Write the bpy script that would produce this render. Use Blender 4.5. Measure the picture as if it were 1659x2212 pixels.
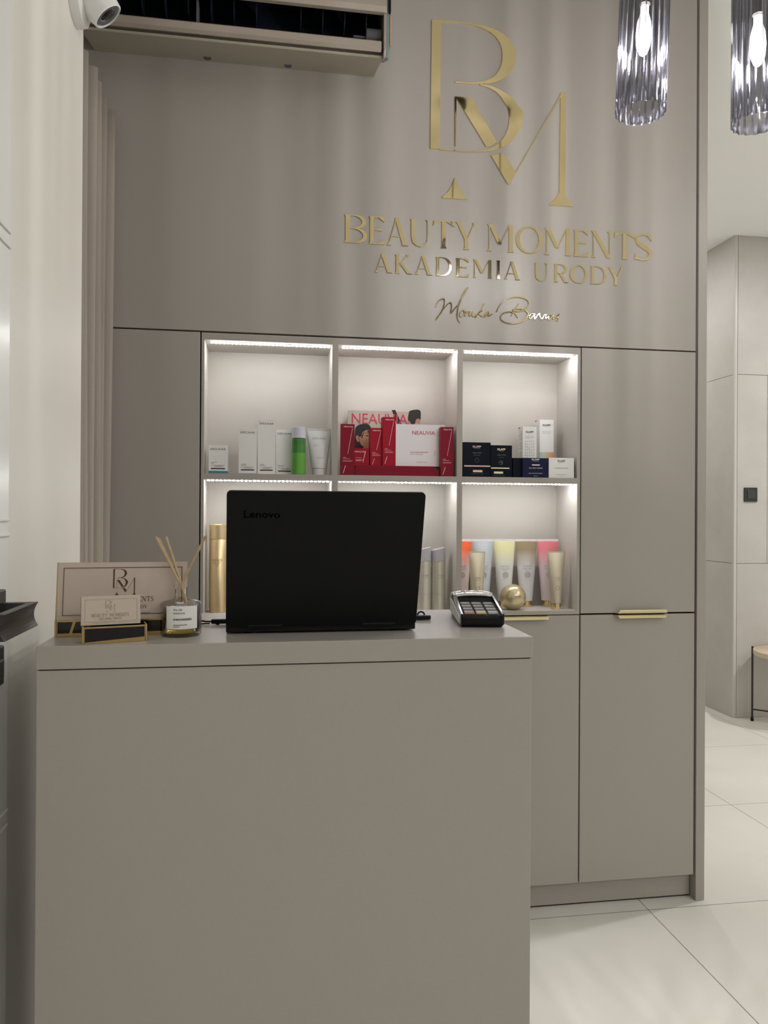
import bpy, math, random
from mathutils import Vector, Matrix, geometry
random.seed(4)
for o in list(bpy.data.objects): bpy.data.objects.remove(o)
S = bpy.context.scene
COL = S.collection

# ------------------------------------------------------------------ camera
W_PX, H_PX = 1659, 2212
F_PX, YAW, PITCH, ROLL, CAM_H = 1651.84, 0.15528, 0.00194, 0.00553, 1.32
_F = Vector((math.sin(YAW)*math.cos(PITCH), math.cos(YAW)*math.cos(PITCH), math.sin(PITCH)))
_R0 = Vector((math.cos(YAW), -math.sin(YAW), 0)); _U0 = _R0.cross(_F)
_R = math.cos(ROLL)*_R0 + math.sin(ROLL)*_U0
_U = -math.sin(ROLL)*_R0 + math.cos(ROLL)*_U0
cam_data = bpy.data.cameras.new('camera'); cam = bpy.data.objects.new('camera', cam_data); COL.objects.link(cam)
cam_data.sensor_fit = 'HORIZONTAL'; cam_data.sensor_width = 36; cam_data.lens = 36*F_PX/W_PX
cam_data.clip_start = .02
cam.matrix_world = Matrix(((_R.x, _U.x, -_F.x, 0), (_R.y, _U.y, -_F.y, 0), (_R.z, _U.z, -_F.z, CAM_H), (0, 0, 0, 1)))
S.camera = cam

def at(px, py, ax, val):
    """world point seen at a photo pixel where coordinate ax (0 x, 1 y, 2 z) equals val"""
    d = _F + _R*(px-W_PX/2)/F_PX - _U*(py-H_PX/2)/F_PX
    o = Vector((0, 0, CAM_H)); t = (val-o[ax])/d[ax]
    return o + d*t
def AY(px, py, y): return at(px, py, 1, y)

# ------------------------------------------------------------------ world, view, large lights
S.view_settings.view_transform = 'Standard'; S.view_settings.look = 'None'
S.view_settings.gamma = 1; S.view_settings.use_curve_mapping = False
S.view_settings.exposure = 0.06
S.cycles.transparent_max_bounces = 32
wd = bpy.data.worlds.new('world'); S.world = wd; wd.use_nodes = True
wd.node_tree.nodes['Background'].inputs[0].default_value = (.9, .95, 1, 1)
wd.node_tree.nodes['Background'].inputs[1].default_value = .02

def area(name, loc, sx, sy, power, col, rot=(0, 0, 0)):
    l = bpy.data.lights.new(name, 'AREA'); l.shape = 'RECTANGLE'; l.size = sx; l.size_y = sy
    l.energy = power; l.color = col
    o = bpy.data.objects.new(name, l); o.location = loc; o.rotation_euler = rot; COL.objects.link(o)
    return o
CEIL = 3.15
K_FRONT, K_RIGHT, K_PASS, K_FAR, K_PEND, K_LED = 1.12, .58, .85, 2.3, 5.8, 4.4
K_BULB = 1.5
def ceiling_disc(x, y, power):
    o = area('unseen_ceiling_light', (x, y, CEIL-.004), .13, .13, power, (1, .99, .975)); o.data.shape = 'DISK'
for x_ in (1.4, 2.5, 3.6):
    for y_ in (-1.9, -2.85): ceiling_disc(x_, y_, 8*K_FRONT)
ceiling_disc(2.8, .6, 20*K_RIGHT)  # this and the next two: unseen lights added to brighten cabinets from the right
ceiling_disc(2.8, -.6, 10*K_RIGHT)
ceiling_disc(2.35, 1.6, 2*K_RIGHT)
ceiling_disc(2.2, 5.2, 20*K_PASS)  # added out of view to brighten the pier's left face
ceiling_disc(3.9, 3.0, 20*K_FAR)

# ------------------------------------------------------------------ materials
MATS = {}
def mat(name, col=(.5, .5, .5), rough=.5, metal=0, noise=0, nscale=40, spec=.5, emit=0, trans=0, ior=1.45, coat=0, bump=0, bscale=400, alpha=1):
    if name in MATS: return MATS[name]
    m = bpy.data.materials.new(name); m.use_nodes = True; nt = m.node_tree
    b = nt.nodes['Principled BSDF']
    b.inputs['Base Color'].default_value = (*col, 1); b.inputs['Roughness'].default_value = rough
    b.inputs['Metallic'].default_value = metal; b.inputs['Specular IOR Level'].default_value = spec
    b.inputs['Transmission Weight'].default_value = trans; b.inputs['IOR'].default_value = ior
    b.inputs['Coat Weight'].default_value = coat
    if emit:
        b.inputs['Emission Color'].default_value = (*col, 1); b.inputs['Emission Strength'].default_value = emit
    tc = nt.nodes.new('ShaderNodeTexCoord')
    if noise:
        n = nt.nodes.new('ShaderNodeTexNoise'); n.inputs['Scale'].default_value = nscale; n.inputs['Detail'].default_value = 5
        nt.links.new(tc.outputs['Object'], n.inputs['Vector'])
        mx = nt.nodes.new('ShaderNodeMix'); mx.data_type = 'RGBA'
        mx.inputs[6].default_value = (*[max(0, c*(1-noise)) for c in col], 1); mx.inputs[7].default_value = (*[min(1, c*(1+noise)) for c in col], 1)
        nt.links.new(n.outputs[0], mx.inputs[0]); nt.links.new(mx.outputs[2], b.inputs['Base Color'])
    if bump:
        n2 = nt.nodes.new('ShaderNodeTexNoise'); n2.inputs['Scale'].default_value = bscale
        nt.links.new(tc.outputs['Object'], n2.inputs['Vector'])
        bp = nt.nodes.new('ShaderNodeBump'); bp.inputs['Strength'].default_value = bump; bp.inputs['Distance'].default_value = .002
        nt.links.new(n2.outputs[0], bp.inputs['Height']); nt.links.new(bp.outputs[0], b.inputs['Normal'])
    MATS[name] = m
    return m

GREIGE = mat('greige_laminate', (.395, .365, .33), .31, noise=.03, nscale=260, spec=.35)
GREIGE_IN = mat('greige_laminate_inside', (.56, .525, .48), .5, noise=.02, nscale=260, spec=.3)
GAP = mat('gap_shade', (.02, .015, .02), .8)  # near-black colour standing in for the shade inside gaps and seams
WHITEWALL = mat('white_paint', (.74, .72, .66), .5, noise=.015, nscale=6, bump=.05)
CEILM = mat('ceiling_paint', (.92, .92, .915), .7, noise=.01, nscale=5)
GREYWALL = mat('grey_paint', (.55, .53, .50), .6, noise=.02, nscale=5)
DOORM = mat('door_lacquer', (.78, .78, .76), .25, noise=.01, nscale=5)
BLACKM = mat('black_metal', (.035, .03, .03), .38, metal=.3, noise=.1)
GOLD = mat('gold_mirror', (.80, .66, .36), .045, metal=1, noise=.02, nscale=30)
GOLDEDGE = mat('dull_gold', (.50, .36, .16), .3, metal=1, noise=.05)
GOLDB = mat('brushed_gold', (.86, .76, .45), .28, metal=1, noise=.04, nscale=90)
BLACKP = mat('black_plastic', (.006, .006, .008), .45, noise=.1, spec=.25)
BLACKG = mat('black_gloss', (.004, .004, .005), .08, noise=.05)
LIDM = mat('laptop_black', (.0035, .004, .005), .55, noise=.15, nscale=600, spec=.2, bump=.1, bscale=900)
LIDLOGO = mat('logo_black', (.0008, .0008, .001), .9, noise=.05, spec=.05)
WHITEB = mat('white_card', (.80, .79, .77), .45, noise=.01)
INK = mat('black_ink', (.04, .04, .045), .6, noise=.05)
GREYINK = mat('grey_ink', (.22, .22, .22), .6, noise=.05)
REDB = mat('crimson_card', (.34, .006, .022), .4, noise=.04, nscale=60, spec=.2)
REDD = mat('dark_crimson_card', (.22, .006, .022), .4, noise=.04, nscale=60, spec=.2)
REDI = mat('red_ink', (.55, .03, .09), .5, noise=.04)
WINK = mat('pale_ink', (.85, .78, .76), .4, noise=.02)
NAVY = mat('navy_card', (.008, .011, .045), .45, spec=.18, noise=.05)
BLKB = mat('black_card', (.006, .009, .016), .5, spec=.1, noise=.05)
ROSE = mat('rose_foil', (.80, .50, .42), .35, metal=.4, noise=.04)
PALEGOLD = mat('pale_gold_foil', (.80, .74, .52), .35, metal=.4, noise=.04)
TEAL = mat('teal_print', (.06, .22, .27), .5, noise=.04)
CHAMP = mat('champagne_tube', (.62, .56, .43), .3, metal=.55, noise=.02)
CHAMP2 = mat('champagne_bottle', (.66, .63, .54), .32, metal=.45, noise=.02)
LILAC = mat('lilac_grey_cap', (.50, .48, .52), .4, noise=.02)
CAN = mat('gold_can', (.80, .63, .37), .33, metal=.85, noise=.03)
WOOD = mat('reed_wood', (.50, .36, .20), .6, noise=.25, nscale=120)
PINKC = mat('taupe_card', (.56, .47, .405), .55, noise=.02, nscale=200)
CURT = mat('beige_velvet', (.37, .325, .28), .9, noise=.05, nscale=200, bump=.1)
ACM = mat('champagne_plastic', (.40, .37, .29), .4, noise=.02)
ACT = mat('champagne_trim', (.46, .40, .34), .3, metal=.4, noise=.03)
ACGRILL = mat('dark_navy_plastic', (.008, .011, .02), .6, noise=.1, spec=.2)
ACGREY = mat('grey_plastic', (.09, .09, .10), .5, noise=.05)
ACTEAL = mat('teal_film', (.20, .29, .29), .35, noise=.03)
COPPER = mat('copper_trim', (.85, .55, .38), .15, metal=1, noise=.03)
CAMW = mat('white_plastic', (.80, .80, .79), .3, noise=.01)
CHROME = mat('chrome', (.75, .75, .77), .08, metal=1, noise=.02)
SILVER = mat('silver_plastic', (.45, .45, .45), .3, metal=.6, noise=.03)
BULB = mat('bulb_glow', (1, .98, .96), .5, emit=60*K_BULB)
LEDM = mat('led_diode', (.98, .99, 1), .5, emit=26*K_LED)
LEDB = mat('led_tape', (.85, .85, .85), .5, noise=.02, emit=0)
OAK = mat('light_oak', (.55, .45, .33), .5, noise=.15, nscale=30)
LINER = mat('edge_band', (.50, .46, .42), .45, noise=.02)

def tile_mat():
    m = bpy.data.materials.new('porcelain_floor_tile'); m.use_nodes = True; nt = m.node_tree; b = nt.nodes['Principled BSDF']
    geo = nt.nodes.new('ShaderNodeNewGeometry'); sep = nt.nodes.new('ShaderNodeSeparateXYZ'); nt.links.new(geo.outputs['Position'], sep.inputs[0])
    def M(op, a, bb=None):
        n = nt.nodes.new('ShaderNodeMath'); n.operation = op
        for i, v in enumerate((a, bb)):
            if v is None: continue
            if isinstance(v, (int, float)): n.inputs[i].default_value = v
            else: nt.links.new(v, n.inputs[i])
        return n.outputs[0]
    def line(s, off, per):
        a = M('DIVIDE', M('SUBTRACT', s, off), per); fr = M('FRACT', M('ADD', a, 50.5))
        return M('LESS_THAN', M('MULTIPLY', M('ABSOLUTE', M('SUBTRACT', fr, .5)), per), .0014)
    g = M('MAXIMUM', line(sep.outputs[0], 1.276, .835), line(sep.outputs[1], 2.390, .8135))
    n = nt.nodes.new('ShaderNodeTexNoise'); n.inputs['Scale'].default_value = 1.6; n.inputs['Detail'].default_value = 6
    nt.links.new(geo.outputs['Position'], n.inputs['Vector'])
    cr = nt.nodes.new('ShaderNodeValToRGB'); cr.color_ramp.elements[0].position = .3; cr.color_ramp.elements[1].position = .7
    cr.color_ramp.elements[0].color = (.66, .645, .585, 1); cr.color_ramp.elements[1].color = (.74, .725, .665, 1)
    nt.links.new(n.outputs[0], cr.inputs[0])
    mx = nt.nodes.new('ShaderNodeMix'); mx.data_type = 'RGBA'; nt.links.new(g, mx.inputs[0]); nt.links.new(cr.outputs[0], mx.inputs[6])
    mx.inputs[7].default_value = (.16, .15, .14, 1); nt.links.new(mx.outputs[2], b.inputs['Base Color'])
    b.inputs['Roughness'].default_value = .38; b.inputs['Specular IOR Level'].default_value = .4
    return m
TILE = tile_mat()

def grad_mat(name, stops, rough=.3, metal=.0):
    m = bpy.data.materials.new(name); m.use_nodes = True; nt = m.node_tree; b = nt.nodes['Principled BSDF']
    tc = nt.nodes.new('ShaderNodeTexCoord'); sep = nt.nodes.new('ShaderNodeSeparateXYZ'); nt.links.new(tc.outputs['Generated'], sep.inputs[0])
    cr = nt.nodes.new('ShaderNodeValToRGB'); els = cr.color_ramp.elements
    els[0].position, els[0].color = stops[0][0], (*stops[0][1], 1); els[1].position, els[1].color = stops[-1][0], (*stops[-1][1], 1)
    for p, c in stops[1:-1]: e = els.new(p); e.color = (*c, 1)
    nt.links.new(sep.outputs[2], cr.inputs[0]); nt.links.new(cr.outputs[0], b.inputs['Base Color'])
    b.inputs['Roughness'].default_value = rough; b.inputs['Metallic'].default_value = metal
    return m

def smoke_glass(name, tint, gl=.5, rough=.04):
    m = bpy.data.materials.new(name); m.use_nodes = True; nt = m.node_tree
    nt.nodes.remove(nt.nodes['Principled BSDF']); out = nt.nodes['Material Output']
    tr = nt.nodes.new('ShaderNodeBsdfTransparent'); tr.inputs[0].default_value = (*tint, 1)
    g = nt.nodes.new('ShaderNodeBsdfGlossy'); g.inputs['Roughness'].default_value = rough; g.inputs[0].default_value = (.95, .95, 1, 1)
    fr = nt.nodes.new('ShaderNodeLayerWeight'); fr.inputs[0].default_value = gl
    mu = nt.nodes.new('ShaderNodeMath'); mu.operation = 'MULTIPLY'; mu.inputs[1].default_value = .85
    nt.links.new(fr.outputs['Fresnel'], mu.inputs[0])
    mx = nt.nodes.new('ShaderNodeMixShader'); nt.links.new(mu.outputs[0], mx.inputs[0]); nt.links.new(tr.outputs[0], mx.inputs[1]); nt.links.new(g.outputs[0], mx.inputs[2])
    nt.links.new(mx.outputs[0], out.inputs[0])
    return m
SMOKE = smoke_glass('smoked_fluted_glass', (.71, .71, .725), .30, .05)
CLEAR = smoke_glass('clear_glass', (.985, .99, .975), .22, .02)
def bulb_env():
    m = bpy.data.materials.new('glowing_bulb_glass'); m.use_nodes = True; nt = m.node_tree
    nt.nodes.remove(nt.nodes['Principled BSDF'])
    tr = nt.nodes.new('ShaderNodeBsdfTransparent'); em = nt.nodes.new('ShaderNodeEmission'); em.inputs[0].default_value = (1, .98, .97, 1); em.inputs[1].default_value = 9*K_BULB
    mx = nt.nodes.new('ShaderNodeMixShader'); mx.inputs[0].default_value = .35
    nt.links.new(tr.outputs[0], mx.inputs[1]); nt.links.new(em.outputs[0], mx.inputs[2]); nt.links.new(mx.outputs[0], nt.nodes['Material Output'].inputs[0])
    return m
BULBG = bulb_env()
LIQ = smoke_glass('amber_oil', (.88, .78, .32), .12, .03)

# ------------------------------------------------------------------ mesh helpers
class MB:
    def __init__(s): s.v = []; s.f = []; s.m = []
    def add(s, v, f, mi=0):
        n = len(s.v); s.v += [tuple(p) for p in v]; s.f += [tuple(i+n for i in q) for q in f]; s.m += [mi]*len(f); return s
    def box(s, x0, x1, y0, y1, z0, z1, mi=0):
        v = [(x, y, z) for z in (z0, z1) for y in (y0, y1) for x in (x0, x1)]
        return s.add(v, [(0, 2, 3, 1), (4, 5, 7, 6), (0, 1, 5, 4), (2, 6, 7, 3), (0, 4, 6, 2), (1, 3, 7, 5)], mi)
    def prism(s, poly, a0, a1, ax='y', mi=0):
        """2D polygon extruded along an axis from a0 to a1"""
        ar = sum(poly[i][0]*poly[(i+1) % len(poly)][1]-poly[(i+1) % len(poly)][0]*poly[i][1] for i in range(len(poly)))
        if ar < 0: poly = list(reversed(poly))
        def P(p, a): return {'y': (p[0], a, p[1]), 'z': (p[0], p[1], a), 'x': (a, p[0], p[1])}[ax]
        tr = geometry.tessellate_polygon([[Vector((p[0], p[1], 0)) for p in poly]]); n = len(poly)
        v = [P(p, a0) for p in poly]+[P(p, a1) for p in poly]
        f = []
        for t in tr:
            a, b, c = [poly[i] for i in t]
            cr = (b[0]-a[0])*(c[1]-a[1])-(b[1]-a[1])*(c[0]-a[0])
            t = tuple(t) if cr > 0 else tuple(reversed(t))
            f.append(t); f.append(tuple(i+n for i in reversed(t)))
        for i in range(n):
            j = (i+1) % n; f.append((i, i+n, j+n, j))
        if ax == 'z': f = [tuple(reversed(q)) for q in f]
        if ax == 'x': f = [tuple(reversed(q)) for q in f]
        if a1 < a0: f = [tuple(reversed(q)) for q in f]
        return s.add(v, f, mi)
    def lathe(s, prof, c=(0, 0, 0), n=32, sx=1, sy=1, mi=0):
        v = []; f = []
        for r, z in prof:
            for k in range(n):
                a = 2*math.pi*k/n; v.append((c[0]+r*sx*math.cos(a), c[1]+r*sy*math.sin(a), c[2]+z))
        for i in range(len(prof)-1):
            for k in range(n):
                k2 = (k+1) % n; f.append((i*n+k, i*n+k2, (i+1)*n+k2, (i+1)*n+k))
        if prof[0][0] > 1e-6: f.append(tuple(reversed(range(n))))
        if prof[-1][0] > 1e-6: f.append(tuple((len(prof)-1)*n+k for k in range(n)))
        return s.add(v, f, mi)
    def tube(s, pts, r, n=8, mi=0):
        pts = [Vector(p) for p in pts]; rs = r if isinstance(r, (list, tuple)) else [r]*len(pts); v = []; f = []
        up = None
        for i, p in enumerate(pts):
            t = (pts[min(i+1, len(pts)-1)]-pts[max(i-1, 0)]).normalized()
            if up is None:
                up = Vector((0, 0, 1)) if abs(t.z) < .9 else Vector((1, 0, 0))
            a = (up-t*up.dot(t)).normalized(); b = t.cross(a); up = a
            for k in range(n):
                an = 2*math.pi*k/n; v.append(p+(a*math.cos(an)+b*math.sin(an))*rs[i])
        for i in range(len(pts)-1):
            for k in range(n):
                k2 = (k+1) % n; f.append((i*n+k, i*n+k2, (i+1)*n+k2, (i+1)*n+k))
        f.append(tuple(reversed(range(n)))); f.append(tuple((len(pts)-1)*n+k for k in range(n)))
        return s.add(v, f, mi)
    def build(s, name, mats, parent=None, bevel=0, smooth=False, seg=2, **tags):
        me = bpy.data.meshes.new(name); me.from_pydata(s.v, [], s.f)
        for m in (mats if isinstance(mats, (list, tuple)) else [mats]): me.materials.append(m)
        for p, i in zip(me.polygons, s.m): p.material_index = i
        me.update()
        if smooth:
            me.polygons.foreach_set('use_smooth', [True]*len(me.polygons))
            try: me.set_sharp_from_angle(angle=math.radians(40))
            except Exception: pass
        o = bpy.data.objects.new(name, me); COL.objects.link(o)
        if parent: o.parent = parent
        if bevel:
            b = o.modifiers.new('bevel', 'BEVEL'); b.width = bevel; b.segments = seg; b.limit_method = 'ANGLE'; b.angle_limit = math.radians(50)
        for k, val in tags.items():
            if val: o[{'cat': 'category'}.get(k, k)] = val
        return o
def thing(name, label, cat, loc=(0, 0, 0), rz=0, group=None):
    o = bpy.data.objects.new(name, None); COL.objects.link(o); o.empty_display_size = .05
    o.location = loc; o.rotation_euler = (0, 0, rz); o['label'] = label; o['category'] = cat
    if group: o['group'] = group
    return o
def struct(name, mb, m, parent=None, **k):
    o = mb.build(name, m, parent, **k)
    if not parent: o['kind'] = 'structure'
    return o
def smoothpts(pts, n=6, closed=False):
    out = []; N = len(pts)
    g = (lambda i: pts[i % N]) if closed else (lambda i: pts[max(0, min(N-1, i))])
    for i in range(N if closed else N-1):
        p0, p1, p2, p3 = g(i-1), g(i), g(i+1), g(i+2)
        for k in range(n):
            t = k/n
            out.append(tuple(.5*((2*b)+(-a+c)*t+(2*a-5*b+4*c-d)*t*t+(-a+3*b-3*c+d)*t**3) for a, b, c, d in zip(p0, p1, p2, p3)))
    if not closed: out.append(tuple(pts[-1]))
    return out

# ---- text in the built-in face, as (list of 2D verts, faces)
_TC = {}
def text_geo(body, bold=0, spacing=1.0):
    key = (body, bold, spacing)
    if key in _TC: return _TC[key]
    c = bpy.data.curves.new('t', 'FONT'); c.body = body; c.size = 1; c.offset = bold; c.space_character = spacing
    c.resolution_u = 3; c.fill_mode = 'FRONT'
    o = bpy.data.objects.new('t', c); COL.objects.link(o); bpy.context.view_layer.update()
    me = bpy.data.meshes.new_from_object(o.evaluated_get(bpy.context.evaluated_depsgraph_get()))
    v = [(p.co.x, p.co.y) for p in me.vertices]; f = [tuple(p.vertices) for p in me.polygons]
    bpy.data.objects.remove(o); bpy.data.curves.remove(c); bpy.data.meshes.remove(me)
    x0 = min(p[0] for p in v); x1 = max(p[0] for p in v); y0 = min(p[1] for p in v); y1 = max(p[1] for p in v)
    _TC[key] = ([((a-x0)/(x1-x0), (b-y0)/(y1-y0)) for a, b in v], f, (x1-x0)/(y1-y0)); return _TC[key]
def put_text(mb, body, x0, z0, w=None, h=None, y=-.0006, bold=0, mi=0, spacing=1.0, ctr=False, fn=None):
    v, f, asp = text_geo(body, bold, spacing)
    if w is None: w = h*asp
    if h is None: h = w/asp
    if ctr: x0 -= w/2
    vv = [(x0+a*w, y, z0+b*h) for a, b in v]
    if fn: vv = [fn(p) for p in vv]
    ff = []
    for q in f:
        a, b, c = [vv[i] for i in q[:3]]
        ff.append(q if ((b[0]-a[0])*(c[2]-a[2])-(b[2]-a[2])*(c[0]-a[0])) > 0 else tuple(reversed(q)))
    return mb.add(vv, ff, mi)

# ---- flared high-contrast capitals: strokes in a unit-high box
def stroke(pts, ws):
    L = []; Rr = []
    for i, p in enumerate(pts):
        a = pts[max(i-1, 0)]; b = pts[min(i+1, len(pts)-1)]; dx, dy = b[0]-a[0], b[1]-a[1]; l = math.hypot(dx, dy) or 1
        nx, ny = -dy/l, dx/l; w = ws[i]/2; L.append((p[0]+nx*w, p[1]+ny*w)); Rr.append((p[0]-nx*w, p[1]-ny*w))
    return L+Rr[::-1]
def stem(x, w, y0=0, y1=1, fl=.045, top=True, bot=True):
    h = w/2; p = []
    p += [(x-h-(fl if bot else 0), y0), (x+h+(fl if bot else 0), y0)]
    if bot: p += [(x+h+fl*.8, y0+.025), (x+h, y0+.07)]
    if top: p += [(x+h, y1-.07), (x+h+fl*.6, y1-.02)]
    p += [(x+h+(fl*.7 if top else 0), y1), (x-h-(fl if top else 0), y1)]
    if top: p += [(x-h-fl*.6, y1-.02), (x-h, y1-.07)]
    if bot: p += [(x-h, y0+.07), (x-h-fl*.8, y0+.025)]
    return p
def arc(cx, cy, rx, ry, a0, a1, wmin, wmax, n=22):
    pts = []; ws = []
    for i in range(n+1):
        a = math.radians(a0+(a1-a0)*i/n); pts.append((cx+rx*math.cos(a), cy+ry*math.sin(a)))
        ws.append(wmin+(wmax-wmin)*abs(math.cos(a))**1.5)
    return stroke(pts, ws)
T, K = .035, .145
def diag(x0, y0, x1, y1, w):  # w measured horizontally
    return [(x0-w/2, y0), (x0+w/2, y0), (x1+w/2, y1), (x1-w/2, y1)]
def foot(x, y=0, w=.17, h=.13):
    return [(x-w/2, y), (x+w/2, y), (x+w*.2, y+h*.4), (x+.015, y+h), (x-.015, y+h), (x-w*.2, y+h*.4)]
def cap_(x, y=1, w=.17, h=.13): return [(px, 2*y-py-0) for px, py in foot(x, y, w, h)]
def beak(x0, y0, x1, y1, x2, y2): return [(x0, y0), (x1, y1), (x2, y2)]
GL = {
 'B': (.80, [stem(.12, K), arc(.34, .76, .36, .225, -90, 90, T, K), arc(.36, .265, .38, .25, -90, 90, T, K), stroke([(.15, .985), (.36, .985)], [T, T]), stroke([(.15, .53), (.36, .53)], [T, T]), stroke([(.15, .015), (.38, .015)], [T, T])]),
 'D': (.92, [stem(.12, K), arc(.36, .5, .46, .485, -90, 90, T, K), stroke([(.15, .985), (.36, .985)], [T, T]), stroke([(.15, .015), (.36, .015)], [T, T])]),
 'E': (.62, [stem(.12, K), stroke([(.15, .982), (.58, .982)], [T, T]), beak(.36, .97, .60, 1, .60, .80), stroke([(.15, .52), (.52, .52)], [T*.7, T*2.2]), stroke([(.15, .018), (.60, .018)], [T, T]), beak(.36, .03, .60, 0, .63, .19)]),
 'A': (.86, [diag(.70, 0, .40, 1, K*1.05), diag(.10, .02, .37, .97, T*1.2), stroke([(.20, .33), (.60, .33)], [T, T]), foot(.10, 0, .18, .12), [(.56, 0), (.86, 0), (.80, .03), (.76, .09), (.64, .09), (.62, .03)]]),
 'U': (.86, [stem(.12, K, .35, 1, bot=False), [(.048, .38), (.193, .38), (.215, .22), (.29, .09), (.42, .035), (.55, .08), (.65, .2), (.67, .4), (.71, .4), (.69, .18), (.58, .04), (.42, -.01), (.25, .03), (.1, .14)], stroke([(.69, .38), (.69, 1)], [T*1.2, T*1.2]), cap_(.69, 1, .19, .12)]),
 'T': (.82, [stem(.41, K, top=False), stroke([(.03, .982), (.79, .982)], [T, T]), beak(.30, .97, .03, 1, 0, .80), beak(.52, .97, .79, 1, .82, .80)]),
 'Y': (.86, [stem(.43, K, 0, .45, top=False), diag(.43, .38, .13, 1, K*1.1), diag(.47, .38, .74, 1, T*1.3), cap_(.74, 1, .2, .12), [(0, 1), (.26, 1), (.24, .96), (.16, .9), (.10, .93)]]),
 'M': (1.05, [stroke([(.10, 0), (.10, .95)], [T*1.2, T*1.2]), foot(.10, 0, .2, .14), diag(.50, .27, .14, 1, K*1.05), diag(.52, .27, .86, 1, T*1.3), stem(.91, K, top=False), [(.02, 1), (.22, 1), (.10, .88)]]),
 'O': (.98, [arc(.49, .5, .42, .485, 0, 360, T, K, 48)]),
 'N': (.86, [stroke([(.12, 0), (.12, .95)], [T*1.2, T*1.2]), foot(.12, 0, .2, .14), diag(.73, .0, .14, 1, K*1.1), stroke([(.755, .05), (.755, 1)], [T*1.2, T*1.2]), cap_(.755, 1, .2, .13), [(.02, 1), (.22, 1), (.12, .88)]]),
 'S': (.64, [stroke(smoothpts([(.56, .80), (.50, .93), (.34, .985), (.17, .93), (.10, .78), (.17, .62), (.34, .51), (.50, .39), (.56, .24), (.49, .09), (.32, .015), (.14, .06), (.06, .20)], 5), [T*1.5+(K-T)*max(0, 1-abs(i/60-.5)*3.2) for i in range(61)]), beak(.44, .96, .58, .99, .60, .74), beak(.18, .03, .02, .01, .04, .26)]),
 'K': (.84, [stem(.12, K), diag(.18, .42, .62, 1, T*1.5), cap_(.62, 1, .22, .1), diag(.68, 0, .30, .56, K*1.15), [(.56, 0), (.86, 0), (.80, .03), (.74, .08), (.6, .08)]]),
 'I': (.3, [stem(.15, K)]),
 'R': (.84, [stem(.12, K), arc(.34, .74, .34, .245, -90, 90, T, K), stroke([(.15, .985), (.36, .985)], [T, T]), stroke([(.15, .50), (.36, .50)], [T, T]), diag(.68, 0, .36, .5, K*1.1), [(.56, 0), (.86, 0), (.80, .03), (.74, .08), (.6, .08)]]),
 'L': (.6, [stem(.12, K), stroke([(.15, .018), (.58, .018)], [T, T]), beak(.34, .03, .58, 0, .61, .22)]),
 'G': (.92, [arc(.49, .5, .42, .485, 40, 320, T, K, 36), stem(.76, K*.8, .02, .42, bot=False), beak(.62, .94, .82, .97, .83, .74)]),
}
def put_glyph(mb, ch, x0, x1, z0, z1, y0, y1, mi=0):
    w, ps = GL[ch]
    for k, p in enumerate(ps):
        mb.prism([(x0+a/w*(x1-x0), z0+b*(z1-z0)) for a, b in p], y0, y1-.00005*k, mi=mi)
def put_serif(mb, body, cx, z0, h, y, mi=0, th=.0002, gap=.12, w=None):
    tot = sum((GL[c][0] if c != ' ' else .5) for c in body)+gap*(len(body)-1)
    sx = h if w is None else w/tot; x = cx-tot*sx/2
    for c in body:
        if c != ' ': put_glyph(mb, c, x, x+GL[c][0]*sx, z0, z0+h, y, y-th, mi)
        x += ((GL[c][0] if c != ' ' else .5)+gap)*sx
    return mb

# ================================================================== THE SETTING
YC = 2.428       # front of the cabinet wall
XW = -.375       # white side wall
b = MB(); b.box(-.9, 5.2, -3.2, 7.2, -.1, 0); struct('floor', b, TILE)
b = MB(); b.box(-.9, 5.2, -3.2, 7.2, CEIL, CEIL+.1); struct('ceiling', b, CEILM)
b = MB(); b.box(XW-.25, XW, -3.2, .22, 0, CEIL); b.box(XW-.25, XW, .22, 1.655, 2.75, CEIL); b.box(XW-.25, XW, 1.195, 1.655, 0, 2.75)
struct('wall_left', b, WHITEWALL)
b = MB(); b.box(-.9, -.62, 1.655, 2.7, 0, CEIL); struct('wall_left_recess', b, GREYWALL)
b = MB(); b.box(-.9, 1.45, 2.665, 2.75, 0, CEIL); struct('wall_back', b, WHITEWALL)
b = MB(); b.box(1.35, 1.45, 2.75, 7.2, 0, CEIL); b.box(1.45, 5.2, 7.1, 7.2, 0, CEIL); struct('wall_back_passage', b, WHITEWALL)
b = MB(); b.box(5.1, 5.2, -3.2, 7.1, 0, CEIL); struct('wall_right', b, WHITEWALL)
b = MB(); b.box(-.9, 5.2, -3.3, -3.2, 0, CEIL); struct('wall_front', b, GREYWALL)
# tiled pier in the passage
def pier_mat():
    m = bpy.data.materials.new('large_wall_tile'); m.use_nodes = True; nt = m.node_tree; bb = nt.nodes['Principled BSDF']
    geo = nt.nodes.new('ShaderNodeNewGeometry')
    n = nt.nodes.new('ShaderNodeTexNoise'); n.inputs['Scale'].default_value = 2.2; n.inputs['Detail'].default_value = 7; n.inputs['Roughness'].default_value = .65
    nt.links.new(geo.outputs['Position'], n.inputs['Vector'])
    cr = nt.nodes.new('ShaderNodeValToRGB'); cr.color_ramp.elements[0].position = .35; cr.color_ramp.elements[1].position = .7
    cr.color_ramp.elements[0].color = (.46, .435, .41, 1); cr.color_ramp.elements[1].color = (.54, .515, .49, 1)
    nt.links.new(n.outputs[0], cr.inputs[0]); nt.links.new(cr.outputs[0], bb.inputs['Base Color']); bb.inputs['Roughness'].default_value = .45
    return m
PIER = pier_mat()
PX, PYF = 3.028, 4.575
g = .0015; b = MB()
b.box(PX+.004, 5.1, PYF+.004, 7.1, 0, CEIL, 1)
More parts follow.
